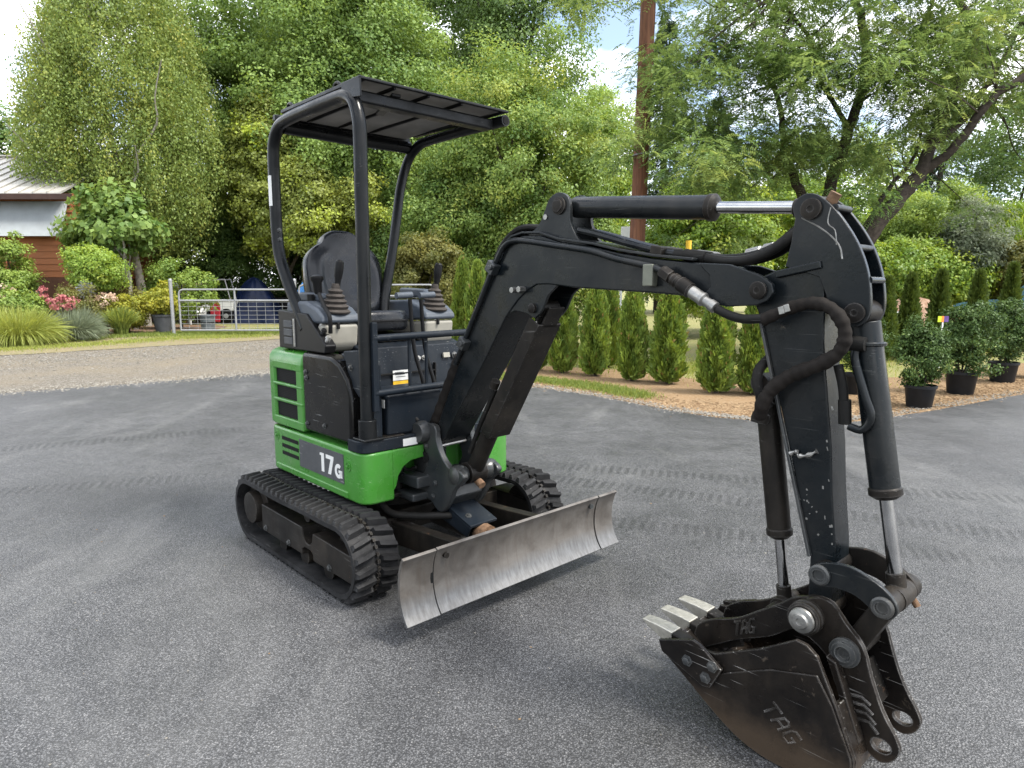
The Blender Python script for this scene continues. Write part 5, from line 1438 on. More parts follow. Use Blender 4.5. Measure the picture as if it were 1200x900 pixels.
tree('walnut_tree', 'tall shaded tree behind the birch and the big maple', 'tree', (-10, 40, 0), (-9.5, 39.5, 13.0), (7.0, 3.0, 11.0), LM['dark'], 400, 200, 1.5, 0.24, 0.15, 20, BG, trunk_r=0.35, limbs=4)
tree('walnut_tree', 'tall shaded tree behind the big maple and the dense rounded tree', 'tree', (-3.5, 42, 0), (-3.5, 41.5, 11.0), (5.0, 3.0, 10.5), LM['dark'], 330, 190, 1.4, 0.24, 0.15, 19, BG, trunk_r=0.35, limbs=4)
tree('maple_tree', 'big mid green maple whose crown fills the top behind the canopy', 'tree', (-7.6, 30.5, 0), (-7.4, 30, 10.0), (5.4, 3.6, 9.0), LM['maple'], 620, 250, 0.85, 0.135, 0.085, 21, BG, trunk_r=0.32, limbs=9)
tree('ash_tree', 'dark green leafy tree between the birch and the ivy covered tree', 'tree', (-13.6, 31.5, 0), (-13.4, 31, 8.0), (3.3, 2.8, 8.2), LM['maple'], 420, 210, 0.8, 0.13, 0.08, 22, BG, trunk_r=0.25)
tree('ivy_covered_tree', 'olive yellow tree smothered in ivy left of the canopy post', 'tree', (-9.6, 29.8, 0), (-9.7, 27.9, 6.3), (1.9, 1.6, 3.9), LM['ivy'], 330, 190, 0.55, 0.11, 0.09, 23, BG, trunk_r=0.22, tint_sd=0.25, skirts=[((-8.2, 27.2, 4.9), (1.3, 1.0, 2.2), 110), ((-6.0, 27.6, 4.4), (1.2, 1.0, 1.8), 60)])
tree('sweetgum_tree', 'dense rounded green tree just left of the utility pole', 'tree', (0.6, 25.2, 0), (0.3, 25.0, 5.3), (3.9, 3.0, 5.2), LM['gum'], 620, 230, 0.7, 0.115, 0.06, 24, BG, trunk_r=0.3, limbs=8, tint_sd=0.22, skirts=[((-2.3, 24.6, 3.2), (2.2, 1.8, 3.2), 150), ((2.7, 24.8, 3.0), (1.5, 1.6, 3.0), 100)])
tree('cedar_tree', 'very tall dark tree rising above the dense rounded green one', 'tree', (0.4, 34.5, 0), (0.3, 34.0, 13.2), (3.7, 3.0, 7.5), LM['dark'], 320, 210, 1.05, 0.16, 0.085, 25, BG, trunk_r=0.4, droop=0.7)
tree('lime_tree', 'light yellow green tree in the gap left of the utility pole', 'tree', (4.2, 31.5, 0), (3.9, 31.0, 6.6), (2.0, 1.8, 3.6), LM['lime'], 220, 190, 0.7, 0.12, 0.075, 26, BG, trunk_r=0.18)
tree('hazel_bush', 'bright lime green leafy bush right of the utility pole', 'bush', (5.8, 20.2, 0), (5.8, 20.0, 2.7), (2.3, 1.6, 2.4), LM['lime'], 380, 200, 0.42, 0.095, 0.065, 27, 'bushes behind the hedge', trunk_r=0.08, limbs=5, tint_sd=0.25)
tree('hazel_bush', 'bright green bush under the feathery tree behind the excavator arm', 'bush', (9.0, 22.0, 0), (9.1, 22.0, 2.6), (2.0, 1.6, 2.6), LM['lime'], 260, 200, 0.45, 0.10, 0.065, 28, 'bushes behind the hedge', trunk_r=0.08, limbs=5)
tree('willow_bush', 'tall grey green airy bush right of the leaning trunk', 'bush', (12.3, 20.2, 0), (12.3, 20.2, 2.6), (2.0, 1.5, 2.1), LM['shrub'], 300, 200, 0.42, 0.10, 0.035, 29, 'bushes behind the hedge', trunk_r=0.06, limbs=5)
tree('butterfly_bush', 'silvery bush in the middle of the green bushes at right', 'bush', (12.6, 18.7, 0), (12.5, 18.7, 2.4), (0.85, 0.8, 1.2), LM['grey'], 110, 160, 0.34, 0.10, 0.04, 30, 'bushes behind the hedge', trunk_r=0.04, limbs=3)
tree('viburnum_hedge', 'low spreading leafy hedge above the pile of chips', 'hedge', (11.0, 18.3, 0), (11.2, 18.6, 1.75), (2.6, 0.8, 0.85), LM['lime'], 300, 170, 0.36, 0.085, 0.06, 31, 'bushes behind the hedge', trunk=False)
tree('rust_bush', 'low bush turning yellow and rust beside the tall grass', 'bush', (14.0, 18.6, 0), (14.0, 18.5, 1.7), (1.0, 0.8, 1.2), LM['olive'], 120, 150, 0.32, 0.08, 0.05, 32, 'bushes behind the hedge', trunk_r=0.04, limbs=3)
tree('yellowing_bush', 'olive yellow bush behind the left control lever', 'bush', (-2.9, 22.4, 0), (-2.9, 22.2, 1.7), (1.3, 1.0, 1.7), LM['olive'], 170, 170, 0.36, 0.085, 0.06, 33, 'bushes behind the hedge', trunk_r=0.05, limbs=4)
tree('laurel_shrub', 'dark evergreen shrub mass behind the junk and blue tarpaulin', 'bush', (-9.6, 32.0, 0), (-10.2, 31.6, 2.2), (5.0, 1.6, 3.9), LM['dark'], 450, 190, 0.6, 0.12, 0.06, 34, 'bushes behind the hedge', trunk_r=0.08, limbs=4)
tree('laurel_shrub', 'dark evergreen shrub deep in the shade behind the light blue tarpaulin', 'bush', (-8.0, 33.5, 0), (-8.0, 33.2, 2.6), (4.0, 1.3, 3.2), LM['dark'], 330, 180, 0.6, 0.14, 0.08, 41, 'bushes behind the hedge', trunk_r=0.08, limbs=3)
tree('laurel_shrub', 'dark evergreen shrub right of the fig tree', 'bush', (-13.2, 30.0, 0), (-13.2, 29.6, 2.6), (2.2, 1.3, 2.7), LM['dark'], 210, 180, 0.55, 0.12, 0.06, 39, 'bushes behind the hedge', trunk_r=0.08, limbs=3)
tree('laurel_shrub', 'dark evergreen shrub behind the driver seat', 'bush', (-4.0, 29.0, 0), (-3.8, 28.6, 2.4), (2.9, 1.6, 2.8), LM['dark'], 230, 180, 0.55, 0.12, 0.06, 35, 'bushes behind the hedge', trunk_r=0.08, limbs=4)
tree('poplar_tree', 'distant hazy green tree over the house roof at the far left', 'tree', (-45, 62, 0), (-45, 62, 9.0), (5.0, 4.0, 9.6), LM['dark'], 150, 130, 1.6, 0.3, 0.2, 36, BG, trunk_r=0.3, limbs=3)
tree('oak_tree', 'broad dark tree partly out of frame at the right edge', 'tree', (24.5, 33, 0), (24.6, 33, 6.5), (4.0, 3.2, 5.6), LM['dark'], 240, 180, 0.95, 0.15, 0.09, 37, BG, trunk_r=0.3)
tree('alder_tree', 'mid green tree far behind the leaning trunk', 'tree', (15.5, 33, 0), (15.5, 33, 5.0), (5.0, 2.6, 4.3), LM['gum'], 260, 170, 0.85, 0.15, 0.09, 38, BG, trunk_r=0.22)

# --- conifer behind the pole
def conifer(loc, h, r, seed, label, group=BG):
    rng = np.random.default_rng(seed)
    root = empty('fir_tree', loc, label=label, cat='tree', group=group)
    mb = MB(); mb.tube([(0, 0, -0.2), (0.05, 0, h * 0.5), (0, 0, h)], [0.3, 0.18, 0.02], 9); mb.build('trunk', M['bark'], root)
    pos, dr = [], []
    nb = 190
    for i in range(nb):
        z_ = h * (0.10 + 0.89 * (i / nb) ** 0.85)
        a = rng.uniform(0, 2 * math.pi)
        l = r * (1 - (z_ / h)) ** 0.8 * rng.uniform(0.7, 1.15) + 0.15
        m = int(40 + 160 * l / r)
        s = rng.random(m) ** 0.7
        base = np.array([math.cos(a), math.sin(a), 0.0])
        side = np.array([-math.sin(a), math.cos(a), 0.0])
        q = base * (s * l)[:, None] + side * (rng.normal(size=m) * 0.16 * l * (1 - s * 0.6))[:, None]
        q[:, 2] = z_ - 0.22 * s * l - 0.12 * (s * l) ** 2 / max(l, .3) + rng.normal(size=m) * 0.05
        q[:, 2] -= np.abs(rng.normal(size=m)) * 0.12
        pos.append(q)
        dr.append(base * 0.7 + side * rng.normal(size=(m, 1)) * 0.7 + np.array([0, 0, -0.5]) + rng.normal(size=(m, 3)) * 0.2)
    pos = np.vstack(pos); dr = np.vstack(dr)
    N = len(pos)
    link_mesh('crown', leaf_mesh('crown', pos, dr, rng.normal(size=(N, 3)) * 0.5 + np.array([0, 0, 1]), rng.uniform(0.2, 0.42, N), 0.07, rng.random(N), LM['conifer']), root)
conifer((8.2, 38, 0), 15.8, 3.4, 51, 'tall dark fir directly behind the utility pole')
conifer((12.0, 41, 0), 12.5, 3.4, 52, 'shorter dark fir right of the utility pole, behind the feathery tree')
conifer((27.0, 44, 0), 15.0, 3.6, 53, 'dark fir at the right edge beyond the bushes')
conifer((-50.5, 66, 0), 17.0, 4.0, 54, 'distant dark fir at the far left above the house')

# --- feathery locust tree at right, several leaning trunks
rng = np.random.default_rng(77)
loc0 = Vector((6.2, 13.3, 0))
lo = empty('locust_tree', tuple(loc0), label='feathery leaved tree with several leaning dark trunks behind the excavator arm', cat='tree', group=BG)
def lw(px, py, Y):       # photo measurements turned into places once, then fixed
    return Vector(((px - 600) / 790 * Y * 0.985, Y, 1.42 + (337 - py) / 790 * Y)) - loc0
stems = [
    ([(975, 430, 13.3), (985, 330, 13.2), (1012, 285, 13), (1045, 240, 13), (1062, 218, 13), (1075, 200, 13)], 0.20, 0.16),
    ([(1072, 205, 13), (1085, 160, 13.1), (1105, 115, 13.2), (1118, 60, 13.3), (1090, 15, 13.4), (1075, -60, 13.5)], 0.15, 0.06),
    ([(1068, 212, 13), (1105, 182, 12.8), (1128, 150, 12.6), (1150, 122, 12.5), (1196, 95, 12.4)], 0.105, 0.085),
    ([(1080, 180, 13), (1112, 152, 13.1), (1132, 122, 13.3), (1160, 70, 13.6), (1185, 10, 14)], 0.09, 0.04),
    ([(960, 440, 13.8), (962, 260, 14), (972, 205, 14), (985, 160, 14), (998, 110, 14.1), (992, 50, 14.2), (975, 10, 14.3), (960, -50, 14.4)], 0.17, 0.07),
    ([(955, 440, 13.8), (940, 260, 14.2), (926, 215, 14.3), (912, 185, 14.4), (905, 140, 14.5), (880, 80, 14.6)], 0.15, 0.05),
    ([(998, 120, 14.1), (1030, 90, 14.0), (1060, 50, 13.9), (1075, 0, 13.8)], 0.07, 0.03),
    ([(985, 160, 14), (950, 110, 13.9), (930, 60, 13.8), (890, 20, 13.7)], 0.07, 0.03),
    ([(1010, 270, 13.2), (1035, 225, 13.6), (1062, 188, 14.0), (1070, 130, 14.2)], 0.07, 0.03),
]
ends = []
for pts, r0, r1 in stems:
    pp = catmull([lw(*q) for q in pts], 5)
    m = len(pp)
    pp = [q + Vector(rng.normal(size=3) * 0.012) for q in pp]
    mb = MB(); mb.tube(pp, [0.78 * (r0 + (r1 - r0) * i / (m - 1)) for i in range(m)], 12)
    mb.build('trunk' if r0 > 0.12 else 'limb', M['bark'], lo)
    ends += pp[m // 2:]
ce = lw(1196, 95, 12.4)
MB().lathe([(0.070, 0), (0.068, 0.012), (0.02, 0.014)], tuple(ce - Vector((0.01, 0, 0.004))), 14, (1, -0.1, 0.5)).build('sawn_end', simple('fresh_sawn_wood', (0.50, 0.27, 0.11), 0.7, 0, 0.2, 20), lo)
CL = []
for px, py, sp_x, sp_y, n in ((800, 70, 45, 60, 26), (860, 130, 50, 55, 30), (930, 60, 60, 45, 26), (905, 190, 55, 30, 20), (1000, 50, 70, 45, 30), (1080, 40, 70, 35, 28), (1150, 60, 60, 45, 26), (980, 130, 50, 40, 16), (1060, 110, 45, 35, 14), (1170, 130, 40, 40, 14), (820, -30, 90, 40, 20), (1050, -40, 130, 40, 34), (1240, 80, 60, 70, 22), (830, 200, 35, 25, 12), (990, 190, 30, 25, 8), (1110, 95, 40, 30, 10), (780, 150, 25, 40, 10)):
    for _ in range(n):
        CL.append(np.array(lw(px + rng.normal() * sp_x, py + rng.normal() * sp_y, 13.6 + rng.normal() * 1.0)))
CL = np.array(CL)
nf = 54
K = len(CL)
fc = np.repeat(CL, nf, 0) + rng.normal(size=(K * nf, 3)) * np.array([0.26, 0.26, 0.16])
fa = unit((fc - np.repeat(CL, nf, 0)) * np.array([1, 1, 0.3]) * 3 + rng.normal(size=(K * nf, 3)) * 0.5 + np.array([0, 0, -0.45]))
FL = rng.uniform(0.14, 0.28, K * nf)
ft = np.clip(0.4 + np.repeat(rng.normal(size=K) * 0.2, nf) + rng.normal(size=K * nf) * 0.1, 0, 1)
sd = unit(np.cross(fa, rng.normal(size=(K * nf, 3)) * 0.4 + np.array([0, 0, 1])))
pos, dr, tn = [], [], []
for j in range(7):
    s = (j + 0.6) / 7
    for sg in (-1, 1):
        pos.append(fc + fa * (FL * s)[:, None] + np.array([0, 0, -1]) * (FL * 0.25 * s * s)[:, None])
        dr.append(sd * sg + fa * 0.35)
        tn.append(ft)
pos = np.vstack(pos); dr = np.vstack(dr); tn = np.hstack(tn)
N = len(pos)
link_mesh('crown', leaf_mesh('crown', pos, dr, rng.normal(size=(N, 3)) * 0.35 + np.array([0, 0, 1]), rng.uniform(0.055, 0.095, N), 0.027, tn, LM['locust']), lo)
# twigs carrying the fronds
mb = MB()
ends_np = np.array([tuple(e) for e in ends])
for i in range(0, K, 2):
    j = int(np.argmin(((ends_np - CL[i]) ** 2).sum(1)))
    limb_tube(mb, ends_np[j], CL[i], 0.018, 0.005, rng, 3, 0.15, 5)
tag(mb.build('twigs', M['bark'], lo), kind='stuff')

# --- arborvitae
def arbor_mesh(h, r, n, seed, mat, point=0.5, cone=False):
    rng = np.random.default_rng(seed)
    z_ = h * rng.random(n) ** 0.85
    u_ = z_ / h
    prof_ = np.minimum(1.0, (u_ + 0.10) * 5) * (1 - u_ ** (1.6 + point * 2)) ** (0.55 + 0.5 * (1 - point))
    if cone:
        prof_ = np.minimum(1.0, (u_ + 0.05) * 6) * (1 - u_) ** 0.75
    a = rng.uniform(0, 2 * math.pi, n)
    nb = 1 + 0.15 * np.sin(a * 3 + z_ * 5 + seed) + 0.16 * np.sin(a * 7 - z_ * 9 + seed) + 0.14 * np.sin(z_ * 19 + a * 4) + 0.08 * np.sin(z_ * 41 - a * 9)
    rr = r * prof_ * nb * (1 - 0.5 * rng.random(n) ** 2.2)
    pos = np.stack([np.cos(a) * rr, np.sin(a) * rr, z_ + 0.005], 1)
    out = np.stack([np.cos(a), np.sin(a), np.zeros(n)], 1)
    d = unit(out * 0.55 + np.array([0, 0, 0.75]) + rng.normal(size=(n, 3)) * 0.33)
    nrm = unit(np.cross(out, np.array([0, 0, 1.0])) + rng.normal(size=(n, 3)) * 0.55 + out * 0.6)
    cl = 0.5 + 0.25 * np.sin(a * 5 + z_ * 11 + seed) + rng.normal(size=n) * 0.15
    tint = np.clip(cl * 0.62 - 0.02, 0, 0.72)
    br_ = rng.random(n) < 0.02
    tint[br_] = 0.95
    L = rng.uniform(0.05, 0.11, n)
    return leaf_mesh('crown', pos, d, nrm, L, L * 0.42, tint, mat)
AV = [arbor_mesh(1.0, 0.215, 11000, 60 + i, LM['arbor'], 0.75) for i in range(4)]
NV = [arbor_mesh(1.0, 0.17, 7000, 70 + i, LM['arbordark'], 0.0, True) for i in range(2)]
stem_me = MB().tube([(0, 0, -0.05), (0.01, 0, 0.3), (0, 0.01, 0.85)], [0.035, 0.028, 0.006], 8).mesh('trunk', M['bark'])
def arbor(me, x, y, h, w, label, group, rz=0):
    root = empty('arborvitae', (x, y, 0), rz, label=label, cat='shrub', group=group)
    root.scale = (w, w, h)
    link_mesh('crown', me, root)
    link_mesh('trunk', stem_me, root)
HG = 'columnar arborvitae planted in a row along the drive'
row = [(-0.93, 12.8, 1.84, 0.81, 'tall arborvitae at the far left end of the row, seen left of the boom'),
       (-0.62, 12.3, 1.78, 0.85, 'bright arborvitae beside the lower boom, second from the left end'),
       (-0.12, 12.2, 1.44, 0.85, 'arborvitae hidden behind the lower boom'),
       (0.42, 11.75, 1.42, 0.85, 'arborvitae just right of the boom cylinder'),
       (0.86, 11.35, 1.40, 0.88, 'arborvitae second to the right of the boom cylinder'),
       (1.36, 10.95, 1.38, 0.85, 'arborvitae third to the right of the boom cylinder, by the patch of grass'),
       (1.86, 10.35, 1.36, 0.81, 'narrow arborvitae in the middle of the row below the boom'),
       (2.34, 10.05, 1.34, 0.95, 'full arborvitae just left of the yellow grass gap'),
       (2.80, 9.15, 1.32, 0.88, 'arborvitae just right of the yellow grass gap below the boom tip'),
       (3.27, 9.0, 1.29, 0.81, 'arborvitae against the left side of the excavator arm'),
       (3.80, 9.25, 1.32, 0.81, 'arborvitae hidden behind the excavator arm'),
       (1.75, 12.2, 1.54, 0.85, 'shaded arborvitae standing behind the middle of the row')]
for i, (x, y, h, w, lab) in enumerate(row):
    arbor(AV[i % 4], x, y, h, w, lab, HG, rz=i * 1.3)
NG = 'narrow pointed arborvitae behind the potted shrubs'
for i, (px, py, lab) in enumerate(((1040, 312, 'pointed arborvitae nearest the excavator arm, behind the pots'), (1068, 309, 'pointed arborvitae second from the arm, beside the pale block'), (1103, 305, 'pointed arborvitae in the middle, behind the coloured plant tag'), (1147, 306, 'pointed arborvitae behind the second large pot'), (1186, 298, 'pointed arborvitae at the right, in front of the blue car'))):
    Y = 13.2 + 0.25 * i
    arbor(NV[i % 2], (px - 600) / 790 * Y * 0.99, Y, 1.42 + (337 - py) / 790 * Y - 0.30, 1.25, lab, NG, rz=i * 0.9)

# --- potted shrubs
pot_prof = [(0.135, 0.0), (0.140, 0.008), (0.168, 0.235), (0.172, 0.24), (0.182, 0.242), (0.184, 0.275), (0.176, 0.278), (0.168, 0.25), (0.02, 0.248)]
pot_me = MB().lathe(pot_prof, n=30).mesh('pot', simple('black_nursery_pot', (0.011, 0.012, 0.014), 0.5, 0, 0.3, 8))
soil_me = MB().lathe([(0.165, 0.22), (0.10, 0.256), (0.02, 0.262)], n=20).mesh('soil', M['mulch'])
def box_mesh(r, h, n, seed):
    rng = np.random.default_rng(seed)
    C, D = crown_clumps(rng, (0, 0, 0.25 + h * 0.5), (r * 1.08, r * 1.08, h * 0.52), 150, 0.3, 0.25)
    C[:, 2] = np.maximum(C[:, 2], 0.30)
    k = int(n / 150)
    p_, d_l, n_l, l, w, t_ = clump_leaves(rng, C, D, k, 0.11, 0.034, 0.019, droop=0.0, tint_sd=0.12, up=0.35, tbase=0.36)
    fresh = (rng.random(len(t_)) < 0.05) & (p_[:, 2] < 0.27 + h * 0.4)
    t_[fresh] = 0.93
    return leaf_mesh('crown', p_, d_l, n_l, l, w, t_, LM['box'])
PG = 'evergreen shrubs in black nursery pots on the wood chips'
for i, (x, y, r, h, s, lab) in enumerate(((4.70, 9.1, 0.30, 0.80, 1.0, 'potted evergreen shrub half hidden behind the excavator arm'),
                                       (4.93, 8.05, 0.29, 0.80, 0.98, 'rounded potted evergreen shrub nearest the drive, the second pot from the arm'),
                                       (6.12, 9.10, 0.36, 1.02, 1.12, 'largest potted evergreen shrub, right of the nearest pot'),
                                       (7.52, 10.25, 0.36, 1.05, 1.12, 'potted evergreen shrub further back in front of the blue car'),
                                       (8.45, 10.75, 0.36, 1.0, 1.12, 'potted evergreen shrub cut off by the right edge of the picture'))):
    root = empty('potted_shrub', (x, y, -0.012), i * 1.1, label=lab, cat='potted shrub', group=PG)
    root.scale = (s, s, s)
    link_mesh('pot', pot_me, root); link_mesh('soil', soil_me, root)
    link_mesh('crown', box_mesh(r / s, h / s, 15000, 90 + i), root)
    mb = MB()
    for q in range(5):
        a = q * 1.26
        mb.tube([(0.02 * math.cos(a), 0.02 * math.sin(a), 0.2), (0.09 * math.cos(a), 0.09 * math.sin(a), 0.42), (0.16 * math.cos(a), 0.16 * math.sin(a), 0.66)], [0.012, 0.009, 0.004], 6)
    tag(mb.build('stems', M['bark'], root), kind='stuff')
tagc = empty('plant_tag', (5.49, 8.72, 0.98), 0.1, label='small striped yellow, orange and purple plant tag between two potted shrubs', cat='plant tag')
for i, (c_, w) in enumerate((((0.45, 0.55, 0.03), 0.05), ((0.75, 0.22, 0.04), 0.035), ((0.10, 0.05, 0.18), 0.065))):
    x0 = (0.0, 0.05, 0.085)[i]
    MB().span((x0, 0, 0), (x0 + w - 0.001, 0.003, 0.075)).build('stripe', simple('tag_print_%d' % i, c_, 0.5), tagc)
MB().span((0.065, 0.003, -0.6), (0.085, 0.006, 0.05)).build('stake', M['white'], tagc)

# --- grasses and flower bed
def blade_clump(x, y, n, h, r, seed, mat, w=0.012, arch=0.7, nseg=3, tb=0.5):
    rng = np.random.default_rng(seed)
    a = rng.uniform(0, 2 * math.pi, n)
    lean = rng.random(n) ** 0.7 * arch
    L = h * rng.uniform(0.7, 1.15, n)
    b0 = np.stack([np.cos(a), np.sin(a), np.zeros(n)], 1) * (rng.random(n) ** 0.5 * r * 0.35)[:, None]
    o = np.stack([np.cos(a + rng.normal(size=n) * 0.3), np.sin(a), np.zeros(n)], 1)
    pos, d_, ls, ts = [], [], [], []
    cur = b0.copy()
    for k in range(nseg):
        ang = lean * (0.35 + 1.1 * k / max(1, nseg - 1) * 1.3)
        dv = o * np.sin(ang)[:, None] + np.array([0, 0, 1]) * np.cos(ang)[:, None]
        pos.append(cur.copy()); d_.append(dv); ls.append(L / nseg * 1.35)
        ts.append(np.clip(tb + rng.normal(size=n) * 0.18, 0, 1))
        cur = cur + dv * (L / nseg)[:, None]
    pos = np.vstack(pos); d_ = np.vstack(d_); ls = np.hstack(ls); ts = np.hstack(ts)
    N = len(pos)
    return leaf_mesh('blades', pos, d_, rng.normal(size=(N, 3)) * 0.4 + np.vstack([o] * nseg), ls, w, ts, mat)
def plant(name, label, cat, x, y, me, group='plants in the flower bed'):
    o = link_mesh(name, me, None, label=label, cat=cat, group=group)
    o.location = (x, y, -0.02)
    return o
plant('ornamental_grass', 'bright yellow green fountain grass at the left edge', 'grass', -12.35, 16.9, blade_clump(0, 0, 2600, 0.88, 1.4, 1, LM['yellowgrass'], 0.014, 1.45))
plant('ornamental_grass', 'second yellow grass clump cut off by the left edge', 'grass', -13.5, 17.6, blade_clump(0, 0, 1800, 0.85, 1.3, 2, LM['yellowgrass'], 0.014, 1.45))
plant('lavender', 'low grey green lavender mound beside the yellow grass', 'plant', -11.95, 18.4, blade_clump(0, 0, 2200, 0.72, 0.9, 3, LM['grey'], 0.014, 1.35))
plant('lavender', 'feathery grey green plant right of the lavender mound', 'plant', -12.6, 19.6, blade_clump(0, 0, 1500, 0.8, 0.7, 4, LM['grey'], 0.014, 1.2))
plant('iris_clump', 'clump of upright green blades in front of the golden shrub', 'plant', -11.75, 20.3, blade_clump(0, 0, 500, 0.75, 0.5, 5, LM['grass'], 0.03, 0.6))
tree('bamboo_clump', 'tall feathery yellow green clump at the right edge behind the bushes', 'plant', (13.9, 19.6, 0), (14.0, 19.6, 2.1), (1.5, 1.0, 1.9), LM['lime'], 170, 170, 0.4, 0.26, 0.028, 140, 'bushes behind the hedge', trunk_r=0.03, limbs=6, up=1.6, droop=-0.9)
def bush(name, label, cat, c, rad, mat, n, per, size, L, W, seed, group='plants in the flower bed', **kw):
    return tree(name, label, cat, (c[0], c[1], 0), c, rad, mat, n, per, size, L, W, seed, group, trunk_r=0.03, limbs=3, **kw)
bush('golden_shrub', 'yellow shrub at the front of the flower bed', 'shrub', (-12.0, 21.2, 0.65), (0.75, 0.6, 0.55), LM['gold'], 60, 110, 0.25, 0.075, 0.05, 101)
bush('spirea_shrub', 'light green arching shrub against the red brown house wall', 'shrub', (-13.1, 21.6, 2.05), (0.95, 0.8, 0.8), LM['lime'], 120, 150, 0.32, 0.075, 0.05, 102)
bush('rose_bush', 'leafy rose bush with pale blooms at the left edge', 'shrub', (-14.6, 20.0, 0.85), (0.9, 0.7, 0.75), LM['shrub'], 80, 110, 0.3, 0.075, 0.05, 103)
bush('rose_bush', 'leafy rose bush below the house corner', 'shrub', (-13.2, 20.6, 0.75), (0.8, 0.6, 0.65), LM['olive'], 70, 100, 0.28, 0.07, 0.045, 104)
bush('rose_bush', 'pale flowering rose bush left of the golden shrub', 'shrub', (-12.6, 22.0, 0.75), (0.8, 0.6, 0.7), LM['olive'], 70, 100, 0.28, 0.07, 0.045, 105)
bush('climbing_shrub', 'dark green shrub climbing the house wall at the left edge', 'shrub', (-16.6, 22.6, 1.9), (0.75, 0.7, 1.5), LM['shrub'], 110, 130, 0.3, 0.085, 0.055, 106)
bush('pink_flowers', 'cluster of coral pink flowers in the bed', 'flowers', (-12.75, 19.2, 1.02), (0.42, 0.3, 0.26), LM['pink'], 26, 26, 0.12, 0.055, 0.05, 107)
bush('pink_flowers', 'smaller cluster of pink flowers nearer the house', 'flowers', (-14.2, 20.4, 1.25), (0.30, 0.25, 0.3), LM['pink'], 14, 22, 0.1, 0.055, 0.05, 108)
bush('cream_flowers', 'pale faded blooms above the rose bush at the left edge', 'flowers', (-14.9, 19.4, 1.30), (0.55, 0.4, 0.25), LM['cream'], 22, 24, 0.12, 0.06, 0.05, 109)
bush('cream_flowers', 'pale faded blooms in front of the house corner', 'flowers', (-12.6, 21.0, 1.05), (0.6, 0.4, 0.25), LM['cream'], 20, 20, 0.12, 0.055, 0.045, 110)
tree('fig_tree', 'big leaved fig tree in front of the birch, right of the house', 'tree', (-13.0, 23.4, 0), (-13.3, 23.4, 3.5), (1.9, 1.1, 1.45), LM['fig'], 130, 38, 0.5, 0.21, 0.16, 111, BG, trunk_r=0.08, limbs=8, bark='birchbark', inner=0.2, amp=0.5)
bush('garden_shrub', 'loose green shrub at the foot of the fig tree', 'shrub', (-11.6, 23.8, 1.3), (1.4, 0.8, 1.1), LM['shrub'], 110, 120, 0.35, 0.085, 0.055, 112)
# potted golden shrub by the gate
pt = empty('potted_golden_shrub', (-11.0, 21.3, 0), label='golden shrub in a dark grey pot by the gate post', cat='potted shrub')
MB().lathe([(0.20, 0), (0.25, 0.25), (0.275, 0.5), (0.295, 0.52), (0.295, 0.58), (0.265, 0.58), (0.25, 0.50), (0.02, 0.5)], n=26).build('pot', simple('charcoal_garden_pot', (0.06, 0.062, 0.068), 0.6, 0, 0.2, 6), pt)
rng = np.random.default_rng(120)
C, D = crown_clumps(rng, (0, 0, 1.05), (0.5, 0.45, 0.55), 55, 0.35, 0.3)
link_mesh('crown', leaf_mesh('crown', *clump_leaves(rng, C, D, 80, 0.22, 0.085, 0.055), LM['gold']), pt)
mb = MB()
for q in range(6):
    a = q * 1.05
    mb.tube([(0.04 * math.cos(a), 0.04 * math.sin(a), 0.45), (0.2 * math.cos(a), 0.2 * math.sin(a), 0.8), (0.3 * math.cos(a), 0.3 * math.sin(a), 1.2)], [0.014, 0.01, 0.005], 6)
tag(mb.build('stems', M['bark'], pt), kind='stuff')
p2 = empty('planter_pot', (-9.9, 22.0, 0), label='empty grey plastic pot just inside the gate', cat='pot')
MB().lathe([(0.19, 0), (0.24, 0.5), (0.26, 0.5), (0.26, 0.55), (0.235, 0.55), (0.22, 0.45), (0.02, 0.45)], n=24).build('pot_body', simple('grey_pot', (0.10, 0.11, 0.12), 0.5), p2)
MB().tube([(0.225 * math.cos(a), 0.225 * math.sin(a), 0.3) for a in [2 * math.pi * i / 24 for i in range(24)]], 0.012, 6, closed=True).build('rib', M['plastic'], p2)

# grass along the hedge and in front of the gate
def grass_patch(name, polyfn, n, seed, mat, h=0.06, z0=0.0, w=0.008):
    rng = np.random.default_rng(seed)
    pts = polyfn(rng, n)
    d_ = np.stack([rng.normal(size=n) * 0.45, rng.normal(size=n) * 0.45, np.ones(n)], 1)
    L = h * rng.uniform(0.5, 1.5, n)
    pos = np.column_stack([pts, np.full(n, z0)])
    tag(link_mesh(name, leaf_mesh(name, pos, d_, rng.normal(size=(n, 3)), L, w, np.clip(rng.normal(0.5, 0.25, n), 0, 1), mat), None), kind='stuff')
def strip(path, wd):
    path = np.array(path, float)
    def f(rng, n):
        t = rng.random(n) * (len(path) - 1)
        i = np.minimum(t.astype(int), len(path) - 2)
        q = path[i] + (path[i + 1] - path[i]) * (t - i)[:, None]
        off = rng.normal(size=(n, 2)) * wd
        off *= (0.5 + 0.5 * np.sin(q[:, :1] * 3.1 + q[:, 1:] * 2.3) ** 2)
        return q + off
    return f
grass_patch('grass_verge', strip([(-0.4, 10.9), (0.4, 10.35), (1.1, 9.75), (1.75, 8.75)], 0.22), 9000, 201, LM['grass'], 0.06, -0.012, 0.010)
grass_patch('gate_grass', strip([(-11.2, 20.5), (-9.0, 21.3), (-7.3, 22.5)], 0.7), 12000, 202, LM['grass'], 0.09, -0.03, 0.02)
grass_patch('lawn_grass', strip([(1.5, 13.0), (4.5, 11.3), (7.5, 14.5), (11, 16.5)], 0.9), 16000, 203, LM['yellowgrass'], 0.07, -0.03, 0.012)
